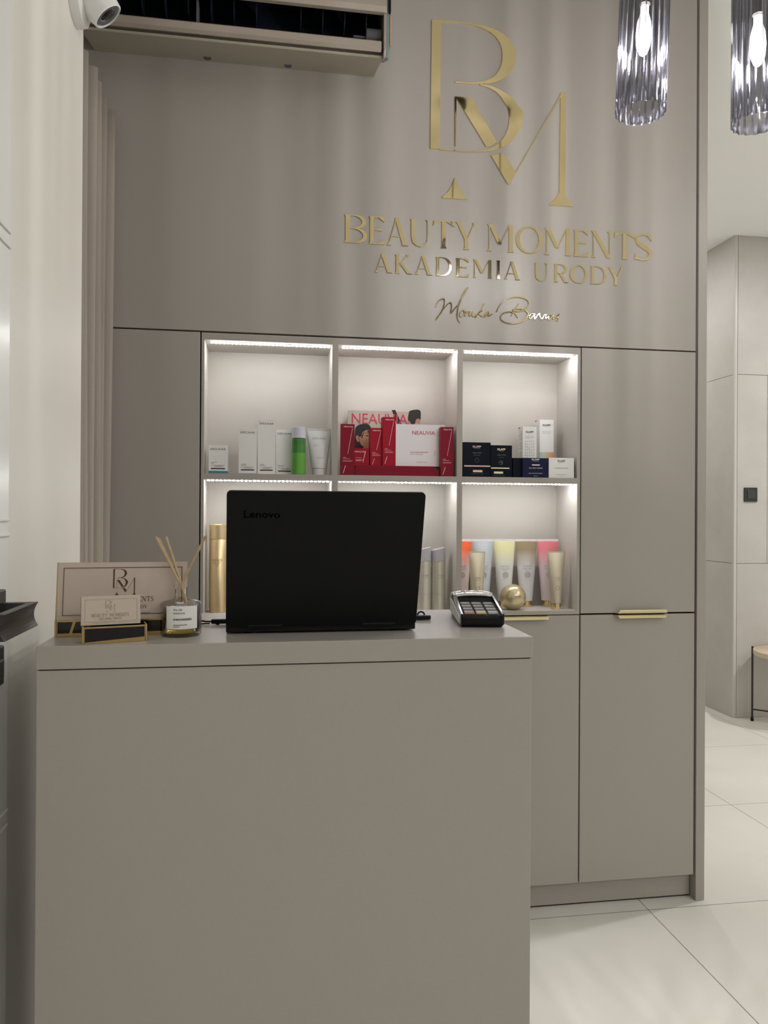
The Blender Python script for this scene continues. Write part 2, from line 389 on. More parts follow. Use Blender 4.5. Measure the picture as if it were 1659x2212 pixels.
for z0, z1 in ((0, 1.007), (1.007, 2.242), (2.242, CEIL)):
    b.box(PX, PX+.004, PYF+.02, 7.1, z0+g, z1-g, 0)
    xs = [PX+.02, 3.264, 4.5, 5.1] if z0 == 1.007 else [PX+.02, 3.9, 5.1]
    for x0, x1 in zip(xs[:-1], xs[1:]): b.box(x0+g, x1-g, PYF, PYF+.004, z0+g, z1-g, 0)
struct('wall_tiled_pier', b, [PIER, mat('tile_joint', (.20, .19, .18), .8, noise=.03)])
b = MB(); b.box(PX-.001, PX+.019, PYF-.001, PYF+.019, 0, CEIL); struct('trim_1', b, mat('corner_profile', (.55, .52, .49), .35, noise=.02), bevel=.002)

# white panelled door in the side wall, at the very left
dl = bpy.data.objects.new('door_1', None); COL.objects.link(dl); dl.location = (XW, .70, 0); dl['kind'] = 'structure'
b = MB(); D0, D1 = -.47, .49; fx = .006
b.box(-.04, fx, D0, D1, 0.005, 2.12)
b.build('door_leaf', DOORM, dl, bevel=.0015)
for ya, yb_2 in ((490, 523), (1122, 1155), (1752, 1784)):
    q = MB()
    for yy in (ya, yb_2):
        z_ = at(10, yy, 0, XW+fx).z
        q.box(fx-.0005, fx+.0035, D0+.02, D1-.004, z_-.003, z_+.002)
    q.build('door_moulding', DOORM, dl, bevel=.0015)
# black lever handle: rosette, neck, lever
b = MB(); zc = at(6, 1301, 0, XW+.02).z
b.box(fx, fx+.014, .375, .436, zc-.018, zc+.017); b.build('door_rosette', BLACKM, dl, bevel=.002)
def cyl_lever():
    q = MB(); ze = zc-.0165
    x1 = fx+.060
    hh = .0165
    prof = []
    for k in range(9):
        t = -1+k/4; prof.append((x1-.006*(1-t*t), ze+hh*t))
    prof = prof+[(x1-.013, ze+hh), (x1-.013, ze-hh)]
    q.prism(prof, .285, .425, 'y')
    q.box(fx+.01, x1-.008, .410, .424, ze-hh+.001, ze+hh)
    return q
cyl_lever().build('door_handle', BLACKM, dl, bevel=.0012)
b = MB(); zl = at(6, 1437, 0, XW+.02).z
b.box(fx, fx+.014, .375, .430, zl-.027, zl+.027); b.box(fx+.014, fx+.019, .39, .415, zl-.016, zl+.010)
b.build('door_lock_plate', BLACKM, dl, bevel=.002)

# ================================================================== CABINET WALL
XL, XS0, XS1, XR = -.60, -.197, 1.046, 1.463
Z1, Z2, ZM, Z3 = .086, .9865, 1.442, 1.8815
GAPW = .0022
BK = 2.655
def door_panel(name, x0, x1, z0, z1, parent, loc, t=.019):
    q = MB(); q.box(x0+GAPW-loc[0], x1-GAPW-loc[0], YC-loc[1], YC+t-loc[1], z0+GAPW-loc[2], z1-GAPW-loc[2])
    return q.build(name, GREIGE, parent, bevel=.0012)
def carcass(x0, x1, z0, z1, parent, loc):
    q = MB(); q.box(x0-loc[0], x1-loc[0], YC+.0215-loc[1], BK-loc[1], z0-loc[2], z1-loc[2])
    return q.build('carcass', GAP, parent)
def handle(cx, z, up, parent, loc, w=.196):
    """folded brass edge pull over the door edge, ends cut at an angle"""
    q = MB(); s = 1 if up else -1
    y0, y1 = YC-.018-loc[1], YC-loc[1]+.004
    x0, x1 = cx-w/2-loc[0], cx+w/2-loc[0]
    zb = z-loc[2]
    q.prism([(x0+.004, y1), (x1-.004, y1), (x1-.004, y0), (x0+.016, y0)], zb, zb+.0022*s, 'z')
    q.prism([(x0+.016, zb), (x1-.004, zb), (x1-.006, zb+.011*s), (x0+.022, zb+.011*s)], y0, y0+.0022, 'y')
    return q.build('handle', GOLDB, parent, bevel=.0006)

# upper wall panel that carries the sign
loc = (.43, YC, Z3)
up = thing('upper_cabinet_front', 'tall greige laminate panel above the cabinets, carrying the gold lettering', 'panel', loc)
door_panel('front_panel', XL, XR, Z3, CEIL+.0, up, loc, .02)
carcass(XL, XR, Z3+.004, CEIL-.002, up, loc)
# right side panel
b = MB(); b.box(-.016, .016, -.006, .228, 0, CEIL-.001)
t = b.build('cabinet_end_panel', GREIGE, None, bevel=.001, label='narrow upright greige end panel closing the right side of the cabinet wall', cat='cabinet panel'); t.location = (XR+.019, YC, 0.0)

loc = ((XL+XS0)/2, YC, Z2)
c = thing('wall_cupboard', 'tall shadowed greige cupboard door beside the curtain, left of the lit shelves', 'cabinet', loc, group='tall cupboards flanking the shelves')
door_panel('door', XL, XS0, Z2, Z3, c, loc); carcass(XL, XS0-.001, Z2, Z3-.002, c, loc)
loc = ((XS1+XR)/2, YC, Z2)
c = thing('wall_cupboard', 'tall greige cupboard door right of the lit shelves with a brass edge pull', 'cabinet', loc, group='tall cupboards flanking the shelves')
d = door_panel('door', XS1, XR, Z2, Z3, c, loc); carcass(XS1+.001, XR, Z2, Z3-.002, c, loc)
handle((XS1+XR)/2+.002, Z2+GAPW, True, d, loc)

cols = [(XL, XS0, 'far left'), (XS0, .2205, ''), (.2205, .629, ''), (.629, XS1, ''), (XS1, XR, '')]
base_lab = ['greige base cabinet in the far left corner behind the desk', 'greige base cabinet under the leftmost lit shelf, behind the desk',
            'greige base cabinet under the middle lit shelf, behind the laptop', 'greige base cabinet just right of the desk with a pale brass edge pull',
            'greige base cabinet at the right end with a brass edge pull on top']
for (x0, x1, _), lab in zip(cols, base_lab):
    loc = ((x0+x1)/2, YC, 0)
    c = thing('base_cabinet', lab, 'cabinet', loc, group='base cabinets along the wall')
    d = door_panel('door', x0, x1, Z1, Z2-.001, c, loc)
    carcass(x0+.0005, x1-.0005, Z1, Z2-.003, c, loc)
    q = MB(); q.box(x0-loc[0], x1-loc[0], .030, .045, .006, Z1-.001); q.build('plinth', GREIGE, c)
    q = MB(); q.box(x0-loc[0], x1-loc[0], .034, .040, .0, .006); q.build('plinth_shade_strip', GAP, c)  # black strip, paints the shade in the gap under the plinth
    if x0 > -.5: handle((x0+x1)/2+.0, Z2-GAPW-.001, False, d, loc)

# open lit shelving unit, three by two
loc = ((XS0+XS1)/2, YC, Z2)
sh = thing('display_shelving', 'open greige display shelving with six lit compartments of cosmetics', 'shelving unit', loc)
LX = lambda x: x-loc[0]
SB = 2.612
cx = [(-.186, .211), (.230, .620), (.638, 1.034)]
z_lo, z_mid0, z_top = .999, 1.423, 1.857
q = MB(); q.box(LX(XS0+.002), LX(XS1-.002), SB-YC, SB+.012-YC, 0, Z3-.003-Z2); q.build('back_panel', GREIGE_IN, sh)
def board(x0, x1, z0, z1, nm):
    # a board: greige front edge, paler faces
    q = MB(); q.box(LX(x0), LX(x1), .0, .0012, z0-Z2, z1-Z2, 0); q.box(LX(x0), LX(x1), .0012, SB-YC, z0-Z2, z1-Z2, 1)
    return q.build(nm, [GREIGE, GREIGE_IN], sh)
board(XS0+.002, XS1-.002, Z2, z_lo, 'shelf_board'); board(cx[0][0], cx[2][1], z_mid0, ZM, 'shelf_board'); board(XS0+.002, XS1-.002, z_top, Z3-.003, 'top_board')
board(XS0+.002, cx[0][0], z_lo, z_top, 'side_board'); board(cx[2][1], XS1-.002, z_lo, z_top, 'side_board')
for a, bb in ((.211, .230), (.620, .638)):
    board(a, bb, z_lo, z_mid0, 'divider'); board(a, bb, ZM, z_top, 'divider')
for r, zt in enumerate((z_top, z_mid0)):
    for x0, x1 in cx:
        m0 = .014 if r == 0 else .006
        q = MB(); q.box(LX(x0+m0), LX(x1-.004), .030, .041, zt-Z2-.0015, zt-Z2)
        tp = q.build('light_strip', LEDB, sh)
        q = MB(); n = 30
        for k in range(n):
            xx = x0+m0+.006+(x1-x0-m0-.016)*k/(n-1)
            q.box(LX(xx-.0035), LX(xx+.0035), .0325, .0385, zt-Z2-.0032, zt-Z2-.0015)
        q.build('diodes', LEDM, tp)

# ================================================================== GOLD SIGN
def w2(px, py): p = AY(px, py, YC); return (p.x, p.z)
def c1(x, y): return (910+x/4.74, 30+y/4.74)
def c2(x, y): return (910+x/4.74, 230+y/4.74)
B_stem = [c1(105, 65), c1(198, 70), c2(186, 440), c2(90, 438)]
B_up_out = [c1(190, 68), c1(300, 78), c1(430, 95), c1(560, 112), c1(680, 140), c1(790, 185), c1(880, 250), c1(940, 330), c1(966, 430), c1(950, 530), c1(900, 620), c1(820, 680), c1(720, 715), c1(610, 724)]
B_up_in = [c1(345, 712), c1(345, 695), c1(430, 705), c1(560, 706), c1(660, 688), c1(750, 640), c1(805, 560), c1(828, 460), c1(820, 360), c1(780, 270), c1(710, 200), c1(610, 150), c1(480, 112), c1(330, 98), c1(195, 88)]
poly_up = smoothpts(B_up_out, 3)+smoothpts([c1(540, 728), c1(345, 712)], 2)+smoothpts(B_up_in[1:], 3)
B_lo_out = [c1(600, 722), c1(720, 748), c1(830, 800), c1(930, 870), c1(1000, 970), c2(1030, 40), c2(1036, 120), c2(1010, 230), c2(940, 340), c2(850, 410), c2(740, 455), c2(600, 472), c2(450, 470), c2(300, 458), c2(180, 446)]
B_lo_in = [c2(180, 436), c2(300, 446), c2(450, 458), c2(580, 458), c2(690, 438), c2(780, 390), c2(850, 310), c2(888, 210), c2(896, 110), c2(880, 20), c1(850, 920), c1(790, 830), c1(700, 768), c1(600, 735)]
poly_lo = smoothpts(B_lo_out, 3)+smoothpts(B_lo_in, 3)
B_PARTS = [[B_stem, poly_up, poly_lo]]
M_PARTS = [
    [c1(340, 850), c1(358, 850), c2(356, 415), c2(342, 415)],
    [c1(345, 850), c1(515, 865), c2(598, 70), c2(775, 372), c2(720, 402), c2(660, 418), c2(410, 5)],
    [c2(708, 505), c2(770, 495), c2(832, 475), c2(968, 685), c2(900, 800), c2(880, 797)],
    [c2(958, 682), c2(970, 684), c1(1430, 850), c1(1445, 812), c1(1432, 812), c1(1310, 1030)],
    [c1(1420, 812), c1(1483, 814), c2(1478, 10), c2(1470, 900), c2(1490, 950), c2(1553, 1020), c2(1552, 1027), c2(1312, 1014), c2(1312, 1004), c2(1375, 945), c2(1408, 885), c1(1420, 870)],
    [c2(335, 738), c2(350, 738), c2(375, 820), c2(415, 890), c2(465, 945), c2(462, 955), c2(212, 940), c2(212, 928), c2(265, 885), c2(310, 810)],
]
SIGN_Y = YC-.004
mono = thing('monogram_sign', 'large gold mirror BM monogram fixed high on the greige panel', 'sign', (.77, YC, 2.351))
def sign_poly(mb, polys, o):
    for k, p in enumerate(polys):
        mb.prism([(x-o[0], z-o[2]) for x, z in (w2(*c) for c in p)], -.0001, -.0045-.00004*k)
    return mb
mo = (.77, YC, 2.351)
sign_poly(MB(), B_PARTS[0], mo).build('letter', GOLD, mono, bevel=.0005, seg=1)
for ps in (M_PARTS[:2], M_PARTS[2:5], M_PARTS[5:]): sign_poly(MB(), ps, mo).build('letter_stroke', GOLD, mono, bevel=.0005, seg=1)

def letter_line(name, label, items, zt, zb, cxx):
    o = (cxx, YC, zb); th = thing(name, label, 'sign', o)
    for ch, a, bb in items:
        x0 = AY(a, 520, YC).x-cxx; x1 = AY(bb, 520, YC).x-cxx
        put_glyph(MB(), ch, x0, x1, 0, zt-zb, -.0001, -.0035)
        q = MB(); put_glyph(q, ch, x0, x1, 0, zt-zb, -.0001, -.0035); q.build('letter', GOLD, th, bevel=.0004, seg=1)
    return th
def zat(px, py): return AY(px, py, YC).z
L1 = [('B', 743, 792), ('E', 796, 831), ('A', 834, 883), ('U', 885, 933), ('T', 935, 981), ('Y', 983, 1031), ('M', 1051, 1111), ('O', 1114, 1172), ('M', 1175, 1234), ('E', 1238, 1271), ('N', 1275, 1322), ('T', 1326, 1371), ('S', 1369, 1409)]
letter_line('wall_lettering', 'gold capital letters BEAUTY MOMENTS in a row under the monogram', L1, (zat(745, 464)+zat(1400, 507))/2, (zat(745, 525)+zat(1390, 562))/2, .77)
L2 = [('A', 808, 848), ('K', 853, 891), ('A', 895, 935), ('D', 941, 977), ('E', 984, 1013), ('M', 1021, 1064), ('I', 1071, 1082), ('A', 1088, 1125), ('U', 1154, 1187), ('R', 1196, 1228), ('O', 1231, 1269), ('D', 1275, 1311), ('Y', 1312, 1348)]
letter_line('wall_lettering', 'smaller gold capital letters AKADEMIA URODY in the second row of the sign', L2, (zat(828, 551)+zat(1345, 577))/2, (zat(810, 589)+zat(1330, 616))/2, .77)
def c5(x, y): return (930+x/5.53, 610+y/5.53)
so = (.77, YC, 2.03); sg = thing('script_lettering', 'thin gold handwritten script name at the bottom of the wall sign', 'sign', so)
def script(pts, r=.0018, parent=sg):
    P = [(w2(*c5(*p))[0]-so[0], -.003, w2(*c5(*p))[1]-so[2]) for p in smoothpts(pts, 5)]
    return MB().tube(P, r, 6)
strokes_m = [[(68, 295), (70, 270), (100, 220), (150, 198), (165, 215), (155, 290), (120, 370), (60, 450), (130, 350), (200, 265), (240, 245), (250, 290), (240, 370), (290, 310), (340, 250), (400, 120), (445, 65), (420, 110), (365, 210), (335, 280), (318, 360), (320, 430), (350, 480)],
             [(395, 335), (360, 350), (345, 395), (365, 412), (395, 385), (400, 350), (395, 335), (430, 360), (425, 350), (410, 405), (440, 360), (465, 350), (460, 400), (480, 395), (505, 350), (498, 400), (520, 405), (545, 380)],
             [(640, 255), (600, 330), (530, 425), (570, 370), (620, 335), (570, 375), (600, 395), (615, 410), (640, 400), (690, 355), (660, 365), (640, 400), (655, 412), (695, 365), (690, 405), (735, 380)]]
strokes_b = [[(785, 355), (810, 300), (860, 235), (940, 190), (1050, 178), (1140, 205), (1172, 250), (1150, 300), (1100, 335), (1030, 350), (980, 335), (1000, 322), (1080, 320), (1145, 350), (1162, 395), (1120, 455), (1030, 490), (930, 492), (850, 460), (835, 410), (870, 370), (950, 355), (1005, 375), (1040, 425)],
             [(1050, 255), (1010, 320), (962, 403)],
             [(1225, 375), (1190, 385), (1175, 420), (1190, 435), (1225, 400), (1240, 375), (1240, 440), (1280, 385), (1300, 375), (1300, 405), (1330, 440), (1350, 400), (1375, 385), (1370, 435), (1420, 400), (1445, 390), (1415, 405), (1405, 440), (1430, 435), (1465, 390), (1460, 440), (1500, 410), (1540, 380), (1500, 415), (1525, 435), (1515, 458), (1490, 450)]]
for grp in (strokes_m, strokes_b):
    q = MB()
    for k, s_ in enumerate(grp):
        P = [(w2(*c5(*p))[0]-so[0], -.0022, w2(*c5(*p))[1]-so[2]) for p in smoothpts(s_, 5)]
        q.tube(P, .0021 if (k == 0) else .0018, 6)
    q.build('word', GOLD, sg, smooth=True)

# ================================================================== AIR CONDITIONER
aco = (-.08, YC, 2.68); ac = thing('air_conditioner', 'champagne wall air conditioner with open louvre above the panel, top left', 'air conditioner', aco)
A0, A1 = -.45, .432      # local ends
def zy(y, z): return (y-YC, z-aco[2])
# body shell behind the outlet
body = [(0, .30), (0, .04), (-.02, .036), (-.190, -.012), (-.196, -.008), (-.150, .03), (-.118, .06), (-.10, .165), (-.203, .178), (-.205, .29), (-.17, .31)]
q = MB(); q.prism(body, A0+.012, A1-.012, 'x'); q.build('housing', ACM, ac, bevel=.003)
q = MB(); q.prism([(-.153, .028), (-.149, .026), (-.113, .060), (-.095, .170), (-.206, .184), (-.206, .174), (-.103, .161), (-.123, .065)], A0+.013, A1-.013, 'x')
for k in range(13):
    xx = A0+.05+k*.064
    if abs(xx-.13) < .02: continue
    ring = [(-.150+.045*math.cos(a), .105+.045*math.sin(a)) for a in [i*math.pi/10 for i in range(20)]]
    q.prism(ring, xx, xx+.003, 'x')
q.build('inner_grille', ACGRILL, ac)
q = MB(); q.lathe([(.020, 0), (.020, .045)], (0, 0, 0), 20); q.v = [(z+A1-.062, y-.175, x+.060) for x, y, z in q.v]; q.build('flap_motor', ACGREY, ac, smooth=True)
q = MB(); q.box(A0+.33, A0+.337, -.195, -.155, .02, .10); q.build('flap_bracket', ACGREY, ac, bevel=.001)
q = MB(); q.box(A1-.1, A1-.062, -.180, -.172, .050, .056); q.build('flap_bracket', ACGREY, ac, bevel=.001)
q = MB(); q.prism([(-.205, -.004), (-.214, .004), (-.214, .024), (-.205, .031), (-.195, .028), (-.19, .004)], A0+.015, A1-.02, 'x'); q.build('louvre_flap', ACT, ac, bevel=.002)
q = MB(); q.prism([(-.213, .30), (-.222, .29), (-.226, .12), (-.222, .105), (-.208, .103), (-.208, .30)], A0+.008, A1-.006, 'x'); q.build('front_panel', ACT, ac, bevel=.002)
for sx in (A0, A1):
    s = 1 if sx > 0 else -1
    endp = [(-.05, .30), (-.10, .03), (-.19, -.016), (-.206, -.018), (-.216, .0), (-.216, .10), (-.21, .29)]
    q = MB(); q.prism(endp, *sorted((sx-.014*s, sx-.006*s)), 'x'); q.build('end_cap', ACT, ac, bevel=.002)
    q = MB(); q.prism([(y*1.0+.0015, z) for y, z in endp], *sorted((sx-.006*s, sx+.004*s)), 'x'); q.build('end_cap_film', ACTEAL, ac, bevel=.002)
    q = MB(); q.prism([(-.20, .01), (-.217, .015), (-.217, .10), (-.19, .10)], *sorted((sx+.004*s, sx+.008*s)), 'x'); q.build('end_trim', COPPER, ac, bevel=.001)
    q = MB(); q.box(*sorted((sx+.0*s, sx+.006*s)), -.223, -.19, .105, .16); q.build('end_bumper', BLACKP, ac, bevel=.002)
for xx in (-.10, .145):
    q = MB(); q.lathe([(.012, -.003), (.012, .0), (.009, .002)], (xx, -.035, .033), 16); q.build('screw_cover', ACGREY, ac)

# ================================================================== SECURITY CAMERA
co = Vector((XW, 1.575, 2.342))
scn = thing('security_camera', 'white dome security camera with dark lens high on the white side wall', 'security camera', co)
q = MB(); q.lathe([(.064, 0), (.065, .006), (.062, .018), (.050, .023), (0, .023)], n=40); q.v = [(z, y, x) for x, y, z in q.v]; q.f = [tuple(reversed(f)) for f in q.f]
q.build('mounting_base', CAMW, scn, smooth=True)
ballc = Vector((.030, 0, 0)); tgt = Vector((.64, .12, -.76)).normalized()
rot = tgt.to_track_quat('Z', 'Y').to_matrix()
q = MB(); q.lathe([(0.0001, -.043), (.022, -.037), (.036, -.024), (.043, 0), (.0425, .012), (.037, .028), (.033, .040), (.031, .052), (.028, .0535), (.0265, .049)], n=40)
q.v = [tuple(ballc+rot@Vector(p)) for p in q.v]; q.build('camera_ball', CAMW, scn, smooth=True)
q = MB(); q.lathe([(.0268, .0485), (.024, .052), (.017, .0515), (.015, .048)], n=36); q.v = [tuple(ballc+rot@Vector(p)) for p in q.v]; lens = q.build('lens_ring', ACGREY, scn, smooth=True)
q = MB(); q.lathe([(.0155, .0485), (.012, .051), (.0001, .0525)], n=32); q.v = [tuple(ballc+rot@Vector(p)) for p in q.v]; q.build('lens', BLACKG, lens, smooth=True)

# ================================================================== CURTAIN
cu = thing('curtain', 'beige velvet curtain in deep vertical folds beside the dark cupboard', 'curtain', (-.506, 2.05, 0))
PER = .0745; v = []; f = []
ny = 200; nz = 14
for j in range(nz+1):
    z = .02+(2.52-.02)*j/nz
    for i in range(ny+1):
        y = 1.70+(2.400-1.70)*i/ny
        ph = 2*math.pi*(y-2.385)/PER
        s_ = math.cos(ph)
        am = .050*(1+.08*math.sin(y*31+z*1.3))
        v.append((am*s_+.0025*math.sin(z*2.1+y*9), y-2.05+.004*math.sin(2*ph)+.003*math.sin(z*1.7+y*14), z-(.012*(1-s_)/2 if j == nz else 0)))
for j in range(nz):
    for i in range(ny):
        a = j*(ny+1)+i; f.append((a, a+ny+1, a+ny+2, a+1))
q = MB(); q.add(v, f); o = q.build('curtain_panel', CURT, cu, smooth=True)
sol = o.modifiers.new('t', 'SOLIDIFY'); sol.thickness = .002
q = MB(); q.box(-.035, .0, -.38, .37, 2.535, 2.555); q.build('curtain_rail', CAMW, cu, bevel=.002)
for k in range(9):
    q = MB(); q.box(-.02, -.014, -.33+k*PER, -.326+k*PER, 2.50, 2.54); q.build('hook', CAMW, cu)

# ================================================================== PENDANTS
def band_light(o_parent, loc, energy, seed):
    l = bpy.data.lights.new('pendant_bulb_light', 'POINT'); l.energy = energy; l.shadow_soft_size = .022; l.color = (1, .975, .95)
    l.use_nodes = True; nt = l.node_tree; em = nt.nodes['Emission']
    tc = nt.nodes.new('ShaderNodeTexCoord'); sp = nt.nodes.new('ShaderNodeSeparateXYZ'); nt.links.new(tc.outputs['Normal'], sp.inputs[0])
    at2 = nt.nodes.new('ShaderNodeMath'); at2.operation = 'ARCTAN2'; nt.links.new(sp.outputs[0], at2.inputs[0]); nt.links.new(sp.outputs[1], at2.inputs[1])
    n = nt.nodes.new('ShaderNodeTexNoise'); n.noise_dimensions = '1D'; n.inputs['Scale'].default_value = 8.5; n.inputs['Detail'].default_value = 2; n.inputs['Roughness'].default_value = .6
    ad = nt.nodes.new('ShaderNodeMath'); ad.operation = 'ADD'; ad.inputs[1].default_value = seed; nt.links.new(at2.outputs[0], ad.inputs[0]); nt.links.new(ad.outputs[0], n.inputs['W'])
    mr = nt.nodes.new('ShaderNodeMapRange'); mr.inputs['From Min'].default_value = .3; mr.inputs['From Max'].default_value = .7; mr.inputs['To Min'].default_value = .15; mr.inputs['To Max'].default_value = 1.85
    nt.links.new(n.outputs[0], mr.inputs[0]); nt.links.new(mr.outputs[0], em.inputs['Strength'])
    o = bpy.data.objects.new('pendant_bulb_light', l); COL.objects.link(o); o.parent = o_parent; o.location = loc
    return o
def pendant(label, x, y, zb, tilt, seed, energy):
    H = .335; p = thing('pendant_lamp', label, 'pendant lamp', (x, y, zb), 0, 'smoked glass pendant lamps')
    p.rotation_euler = tilt
    def ring(r, fl, z, n=160):
        out = []
        for k in range(n):
            a = 2*math.pi*k/n; rr = r-fl*(1-abs(math.cos(9*a)))
            out.append((rr*math.cos(a), rr*math.sin(a), z))
        return out
    n = 160; prof = [(.0530, 0), (.0535, .0006)]+[(.0535, H*k/8) for k in range(1, 8)]+[(.0535, H-.028), (.052, H-.012), (.045, H-.002), (.034, H)]
    inner = [(.032, H-.004), (.042, H-.006), (.0485, H-.016), (.0498, H-.03)]+[(.0498, H*k/8) for k in range(7, 0, -1)]+[(.0500, .0006), (.0506, 0)]
    v = []; 
    for r, z in prof+inner: v += ring(r, .0042 if r > .048 else .001, z)
    m_ = len(prof)+len(inner); f = []
    for i in range(m_):
        j = (i+1) % m_
        for k in range(n):
            k2 = (k+1) % n; f.append((i*n+k, i*n+k2, j*n+k2, j*n+k))
    q = MB(); q.add(v, f); q.build('glass_shade', SMOKE, p, smooth=True)
    q = MB(); q.lathe([(.036, H), (.036, H+.012), (.012, H+.016), (.010, H+.05), (.003, H+.055)], n=32); q.lathe([(.0115, H-.100), (.0115, H)], n=24)
    q.build('lamp_holder', BLACKM, p, smooth=True)
    q = MB(); q.lathe([(.0085, H-.118), (.0145, H-.14), (.0165, H-.165), (.0145, H-.19), (.009, H-.206), (.0005, H-.213)], n=24); q.lathe([(.009, H-.118), (.009, H-.104)], n=20)
    bb_ = q.build('bulb', BULBG, p, smooth=True)
    q = MB(); q.lathe([(.0005, H-.135), (.0055, H-.14), (.0055, H-.195), (.0005, H-.2)], n=16); q.build('filament', BULB, bb_, smooth=True)
    q = MB(); q.tube([(0, 0, H+.05), (0, 0, CEIL-zb-.022)], .0025); q.build('cord', BLACKM, p)
    q = MB(); q.lathe([(.045, CEIL-zb-.024), (.045, CEIL-zb-.001)], n=32); q.build('ceiling_rose', BLACKM, p, smooth=True)
    return p
P1 = (.798, 1.545, 2.188); P2 = (1.047, 1.505, 2.166)
pendant('fluted smoked glass pendant lamp in front of the cabinet panel, left of the two', *P1, (0, math.radians(2.0), 0), 0, 0)
pendant('fluted smoked glass pendant lamp cut by the right edge, against the white ceiling', *P2, (0, 0, 0), 3, 0)
def stand_light(name, P, seed, energy):
    o = band_light(None, (P[0], P[1], P[2]+.165), energy, seed); o.name = name
    return o
stand_light('pendant_bulb_light', P1, 0.0, 5*K_PEND)
stand_light('pendant_bulb_light', P2, 7.3, 5*K_PEND)

# ================================================================== RECEPTION DESK
DX0, DX1, DY0, DY1, DZ, DT = -.298, .390, 1.072, 1.396, 1.141, .031
do = ((DX0+DX1)/2, DY0, 0)
dk = thing('reception_desk', 'tall greige reception desk with a plain front and flat worktop', 'desk', do)
hw = (DX1-DX0)/2
q = MB(); q.box(-hw, hw, 0, DY1-DY0, DZ-DT, DZ); q.build('worktop', GREIGE, dk, bevel=.0012)
q = MB(); q.box(-hw+.0005, hw-.0015, .002, .02, .0, DZ-DT-.0016); q.build('front_panel', GREIGE, dk, bevel=.001)
for x0 in (-hw+.0005, hw-.0195):
    q = MB(); q.box(x0, x0+.018, .0205, DY1-DY0-.004, .0, DZ-DT-.0016); q.build('side_panel', GREIGE, dk, bevel=.001)
q = MB(); q.box(-hw+.003, hw-.003, .004, DY1-DY0-.01, DZ-DT-.004, DZ-DT+.001); q.build('seam_shade_fill', GAP, dk)  # black slab filling the worktop seam, its shade put into the colour
q = MB(); pts = smoothpts([(-.305, 1.31, 1.05), (-.318, 1.30, .9), (-.325, 1.30, .72), (-.335, 1.31, .60), (-.326, 1.32, .5), (-.320, 1.31, .34), (-.338, 1.30, .27), (-.33, 1.31, .15), (-.325, 1.35, .008)], 6)
q.tube([(-.285, 1.402, 1.13), (-.296, 1.40, 1.12)]+pts, .004)
o = q.build('power_cable', BLACKP, None, smooth=True, label='black power cable hanging between the desk side and the white wall', cat='cable')

# ================================================================== LAPTOP
LL = at(488, 1354, 2, 1.152); LR = at(897, 1347, 2, 1.152)
LW = .284; lx0 = LL.x
lo = (lx0+LW/2, 1.150, DZ); lt = thing('laptop', 'black laptop standing open on the desk, lid back towards the viewer', 'laptop', lo, math.radians(.3))
HL = .206; ta = math.radians(15.5)
def lidmap(x, t, n):   # t along the lid height, n outwards (towards the viewer)
    return (x+.0025*t/HL, -.003-t*math.sin(ta)-n*math.cos(ta), .012+t*math.cos(ta)-n*math.sin(ta))
def rr(w, h, r, n=6):
    out = []
    for cx_, cy_, a0 in ((w/2-r, h-r, 0), (-w/2+r, h-r, 90), (-w/2+r, r, 180), (w/2-r, r, 270)):
        for k in range(n+1):
            a = math.radians(a0+90*k/n); out.append((cx_+r*math.cos(a), cy_+r*math.sin(a)))
    return out
q = MB(); q.prism(rr(LW, HL, .006), -.001, .0045, 'y'); q.v = [lidmap(x, z, y) for x, y, z in q.v]; q.f = [tuple(reversed(f)) for f in q.f]
lid = q.build('lid', LIDM, lt, bevel=.0012)
q = MB(); q.prism([(x, z+.006) for x, z in rr(LW-.016, HL-.018, .002)], -.0025, -.0012, 'y'); q.v = [lidmap(x, z, y) for x, y, z in q.v]; q.build('screen', BLACKG, lid)
q = MB(); put_text(q, 'Lenovo', -LW/2+.024, HL-.039, w=.051, h=.0105, bold=.018, y=.0049)
q.v = [lidmap(x, z, y) for x, y, z in q.v]; q.build('brand_lettering', LIDLOGO, lid)
q = MB(); q.box(-LW/2, LW/2, -.002, .205, .0025, .0125)
for x in (-.11, .11):
    for y in (.012, .185): q.lathe([(.008, 0), (.008, .003)], (x, y, 0), 12)
q.build('base', BLACKP, lt, bevel=.002)
for xx in (-.085, .085): MB().tube([(xx-.025, -.003, .0125), (xx+.025, -.003, .0125)], .0055, 12).build('hinge', BLACKP, lt)
q = MB()
for r_ in range(5):
    for c_ in range(14): q.box(-.125+c_*.018, -.11+c_*.018, .05+r_*.018, .065+r_*.018, .0125, .0138)
q.build('keyboard', BLACKP, lt); q = MB(); q.box(-.05, .05, .145, .197, .0125, .0129); q.build('touchpad', ACGREY, lt)
# plug and lead, left side
pl = at(470, 1341, 2, DZ+.006); o_ = (pl.x, pl.y, DZ)
ch = thing('charging_cable', 'thin black charging lead with a plug entering the left side of the laptop', 'cable', o_)
q = MB(); q.box(-.010, .017, -.004, .004, .0015, .0085); q.lathe([(.0035, 0), (.0035, .004), (.002, .006)], n=12); 
q.build('plug', BLACKP, ch, bevel=.0015)
e0 = at(433, 1336, 2, DZ+.007)-Vector(o_)
q = MB(); q.tube([(-.010, 0, .005), (-.018, .001, .005), (-.030, .004, .0065), (-.06, .02, .004), (-.10, .05, .002), (-.14, .1, .0018)], .0013); q.tube([(-.012, 0, .0022), (-.03, -.001, .0016), (-.06, 0, .0016), (-.12, .03, .0016), (-.15, .09, .0016)], .0011)
q.build('lead', BLACKP, ch, smooth=True)
